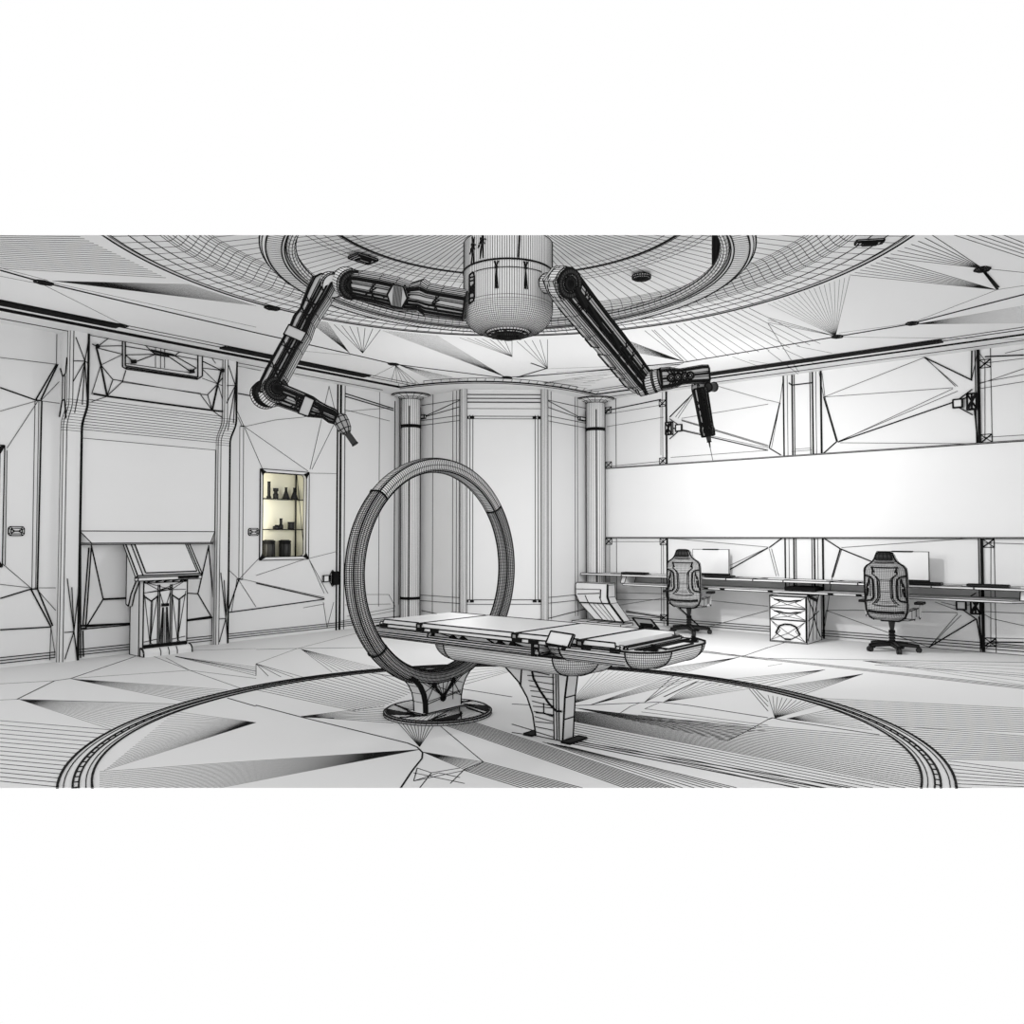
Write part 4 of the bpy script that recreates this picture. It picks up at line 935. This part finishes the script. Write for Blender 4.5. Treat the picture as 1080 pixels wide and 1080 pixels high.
# ================================================================ OFFICE CHAIRS
def make_chair(label):
    t = thing('gaming_chair', label, 'chair', (0, 0, 0), 'racing style swivel chairs at the desk', local=True)
    # backrest: seen from behind (-Y side), chair faces +Y
    prof = [(.395, .14), (.41, .17), (.44, .205), (.50, .228), (.60, .235), (.70, .237), (.80, .238), (.90, .237), (.97, .235), (1.02, .228), (1.05, .205), (1.075, .165), (1.10, .135), (1.14, .11), (1.18, .095), (1.205, .085), (1.215, .06)]
    m = MB(); ncol = 26; rings = []
    def yb(z): return -.17-.10*(z-.4)
    dense = []
    for (za, wa), (zb_, wb_) in zip(prof, prof[1:]):
        kk = max(1, int(round((zb_-za)/.02)))
        for i in range(kk): dense.append((za+(zb_-za)*i/kk, wa+(wb_-wa)*i/kk))
    dense.append(prof[-1])
    for z, w in dense:
        r = []
        edge = 1 if .42 < z < 1.2 else .5
        for k in range(ncol+1):
            s = -1+2*k/ncol; r.append(Vector((s*w, yb(z)-(.045*(1-s**4)+.0)*edge, z)))
        for k in range(ncol+1):
            s = 1-2*k/ncol; r.append(Vector((s*w*.98, yb(z)+(.05+.035*s*s)*edge, z)))
        rings.append(r)
    m.loft(rings, True, True, 0, .0034, .0034)
    def B(x, z, o=.006):
        w = 0
        for (za, wa), (zb_, wb_) in zip(prof, prof[1:]):
            if za <= z <= zb_: w = wa+(wb_-wa)*(z-za)/(zb_-za); break
        s = max(-1, min(1, x/max(w, .01))); return Vector((x, yb(z)-.045*(1-s**4)-o, z))
    for sg in (-1, 1):
        m.poly([B(sg*x, z) for x, z in ((.225,.93),(.17,.92),(.135,.885),(.13,.80),(.13,.70),(.135,.66),(.165,.63),(.235,.62))], .020)
        m.poly([B(sg*x, z) for x, z in ((.135,.985),(.14,.95),(.11,.93),(.085,.89),(.08,.82),(.08,.72),(.085,.66),(.12,.61),(.15,.585))], .010)
        m.poly([B(sg*x, z) for x, z in ((.105,.93),(.075,.90),(.06,.86),(.06,.68),(.075,.64),(.105,.60))], .008)
        m.poly([B(sg*x, z) for x, z in ((.145,1.04),(.13,1.0),(.12,.97))], .018)
        m.poly([Vector((sg*(w+.001), yb(z)-.012, z)) for z, w in prof], .015)
        for z_, q in ((.86, .18), (.80, .20), (.74, .19), (.70, .21)): m.line(B(sg*q, z_+.04), B(sg*(q+.015), z_-.06), .012)
        m.poly([B(sg*x, z) for x, z in ((.18, .90), (.165, .80), (.17, .68))], .008)
    m.poly([B(x, z) for x, z in ((-.15,1.035),(-.08,1.03),(.08,1.03),(.15,1.035))], .012)
    m.poly([B(x, z) for x, z in ((-.11,1.09),(0,1.085),(.11,1.09))], .010)
    m.poly([B(x, z) for x, z in ((-.2,.50),(-.1,.49),(.1,.49),(.2,.50))], .03)
    m.poly([B(x, z) for x, z in ((-.13,.575),(0,.565),(.13,.575))], .008)
    for z in (.62, .74, .88): m.line(B(-.06, z), B(.06, z), .006)
    m.poly([Vector((x, yb(1.2)-.03, z)) for x, z in ((-.085,1.2),(-.05,1.215),(.05,1.215),(.085,1.2))], .02)
    back = m.build('backrest', t, [MIDC, INK])
    m = MB()
    def hr(z, w, d): return [Vector((w*cos(a), yb(z)-.052+d*sin(a)*.5, z)) for a in [2*pi*k/12 for k in range(12)]]
    m.loft([hr(1.12, .09, .02), hr(1.14, .10, .05), hr(1.19, .085, .05), hr(1.205, .07, .02)], True, True, 0, .009, .007)
    m.build('headrest_pad', back, [DARK, INK])
    m = MB()      # bucket seat
    sp = [(-.14, .20, .40, .47), (-.02, .24, .385, .49), (.12, .26, .38, .50), (.28, .26, .385, .50), (.36, .24, .40, .485), (.38, .20, .41, .46)]
    rr = []
    for y, w, z0, z1 in sp: rr.append([(-w, y, z0+.02), (-w*.8, y, z0), (w*.8, y, z0), (w, y, z0+.02), (w, y, z1+.02), (w*.8, y, z1+.02), (w*.6, y, z1-.01), (-w*.6, y, z1-.01), (-w*.8, y, z1+.02), (-w, y, z1+.02)])
    m.loft(rr, True, True, 0, .008, .008); m.build('seat', t, [MIDC, INK])
    for sg in (-1, 1):
        m = MB(); m.cyl((sg*.24, .10, .40), (sg*.30, .10, .42), .018, n=8, wr=.008); m.cyl((sg*.30, .10, .42), (sg*.315, .08, .59), .014, n=8, wr=.006)
        a = m.build('armrest', t, [MIDC, INK])
        m = MB(); m.box((sg*.315-.04, -.04, .59), (sg*.315+.04, .14, .61), .010, 0); m.build('arm_pad', a, [DARK, INK])
    m = MB(); m.cyl((0, .05, .10), (0, .05, .25), .03, n=14, wr=.012); m.cyl((0, .05, .25), (0, .05, .39), .022, .045, 14, .009)
    for k in range(4): m.lathe([(.034, 0), (.034, .012)], (0, .05, .12+.035*k), 14, .009)
    m.box((-.10, -.05, .37), (.10, .15, .39), .010); m.build('gas_column', t, [DARK, INK])
    for k in range(5):
        a = radians(-62+72*k); c, s = cos(a), sin(a); m = MB()
        A_ = Vector((0, .05, .10)); B_ = Vector((.29*c, .05+.29*s, .075)); w = Vector((-s, c, 0))
        m.loft([[A_+w*.03-Vector((0,0,.03)), A_-w*.03-Vector((0,0,.03)), A_-w*.03+Vector((0,0,.02)), A_+w*.03+Vector((0,0,.02))], [B_+w*.018-Vector((0,0,.012)), B_-w*.018-Vector((0,0,.012)), B_-w*.018+Vector((0,0,.012)), B_+w*.018+Vector((0,0,.012))]], True, True, 0, .010, .012)
        lg = m.build('leg', t, [DARK, INK])
        m = MB(); Cn = Vector((.29*c, .05+.29*s, .03)); m.cyl(Cn-w*.02, Cn+w*.02, .03, n=14, wr=.008); m.cyl(Cn+Vector((0,0,.02)), B_, .010, n=6, wr=.006)
        m.build('caster', lg, [DARK, INK])
    return t

ch = make_chair('nearer grey racing style swivel chair, before the right monitor')
ch.location = (-2.60, 10.30, 0); ch.rotation_euler = (0, 0, radians(1))
dup(ch, (-5.32, 10.30, 0), radians(12), 'farther grey racing style swivel chair, left of the drawer pedestal')

# ================================================================ LIGHT
w = bpy.data.worlds.new('world'); scene.world = w; w.use_nodes = True
bg = w.node_tree.nodes['Background']; bg.inputs[0].default_value = (1, 1, 1, 1); bg.inputs[1].default_value = 1.0
def area(name, loc, target, sx, sy, power, col=(1, 1, 1)):
    l = bpy.data.lights.new(name, 'AREA'); l.shape = 'RECTANGLE'; l.size = sx; l.size_y = sy; l.energy = power; l.color = col
    o = bpy.data.objects.new(name, l); C.objects.link(o); o.location = loc
    o.rotation_euler = (Vector(target)-Vector(loc)).to_track_quat('-Z', 'Y').to_euler(); return o
def point(name, loc, power, r=.3, col=(1, 1, 1)):
    l = bpy.data.lights.new(name, 'POINT'); l.energy = power; l.shadow_soft_size = r; l.color = col
    o = bpy.data.objects.new(name, l); C.objects.link(o); o.location = loc; return o
def spot(name, loc, target, power, cone):
    l = bpy.data.lights.new(name, 'SPOT'); l.energy = power; l.spot_size = radians(cone); l.spot_blend = 1; l.shadow_soft_size = .08
    o = bpy.data.objects.new(name, l); C.objects.link(o); o.location = loc
    o.rotation_euler = (Vector(target)-Vector(loc)).to_track_quat('-Z', 'Y').to_euler(); return o
spot('desk_light', (-4.2, 7.6, 2.9), (-4.0, 11.0, .9), 250, 150)
point('room_light', (-4.3, 8.2, 2.0), 62, .06)
point('room_light', (-6.6, 6.9, 1.9), 52, .06)
point('room_light', (-8.0, 3.0, 2.2), 12, .06)
area('cabinet_light', (-9.63, 6.05, 1.7), (-9.80, 6.5, 1.7), .05, 1.1, 2.6, (1, .95, .82))

for o in list(C.objects):
    if '_o' in o: del o['_o']
scene.view_settings.view_transform = 'Standard'; scene.view_settings.look = 'None'
scene.view_settings.exposure = 0; scene.view_settings.gamma = 1; scene.view_settings.use_curve_mapping = False
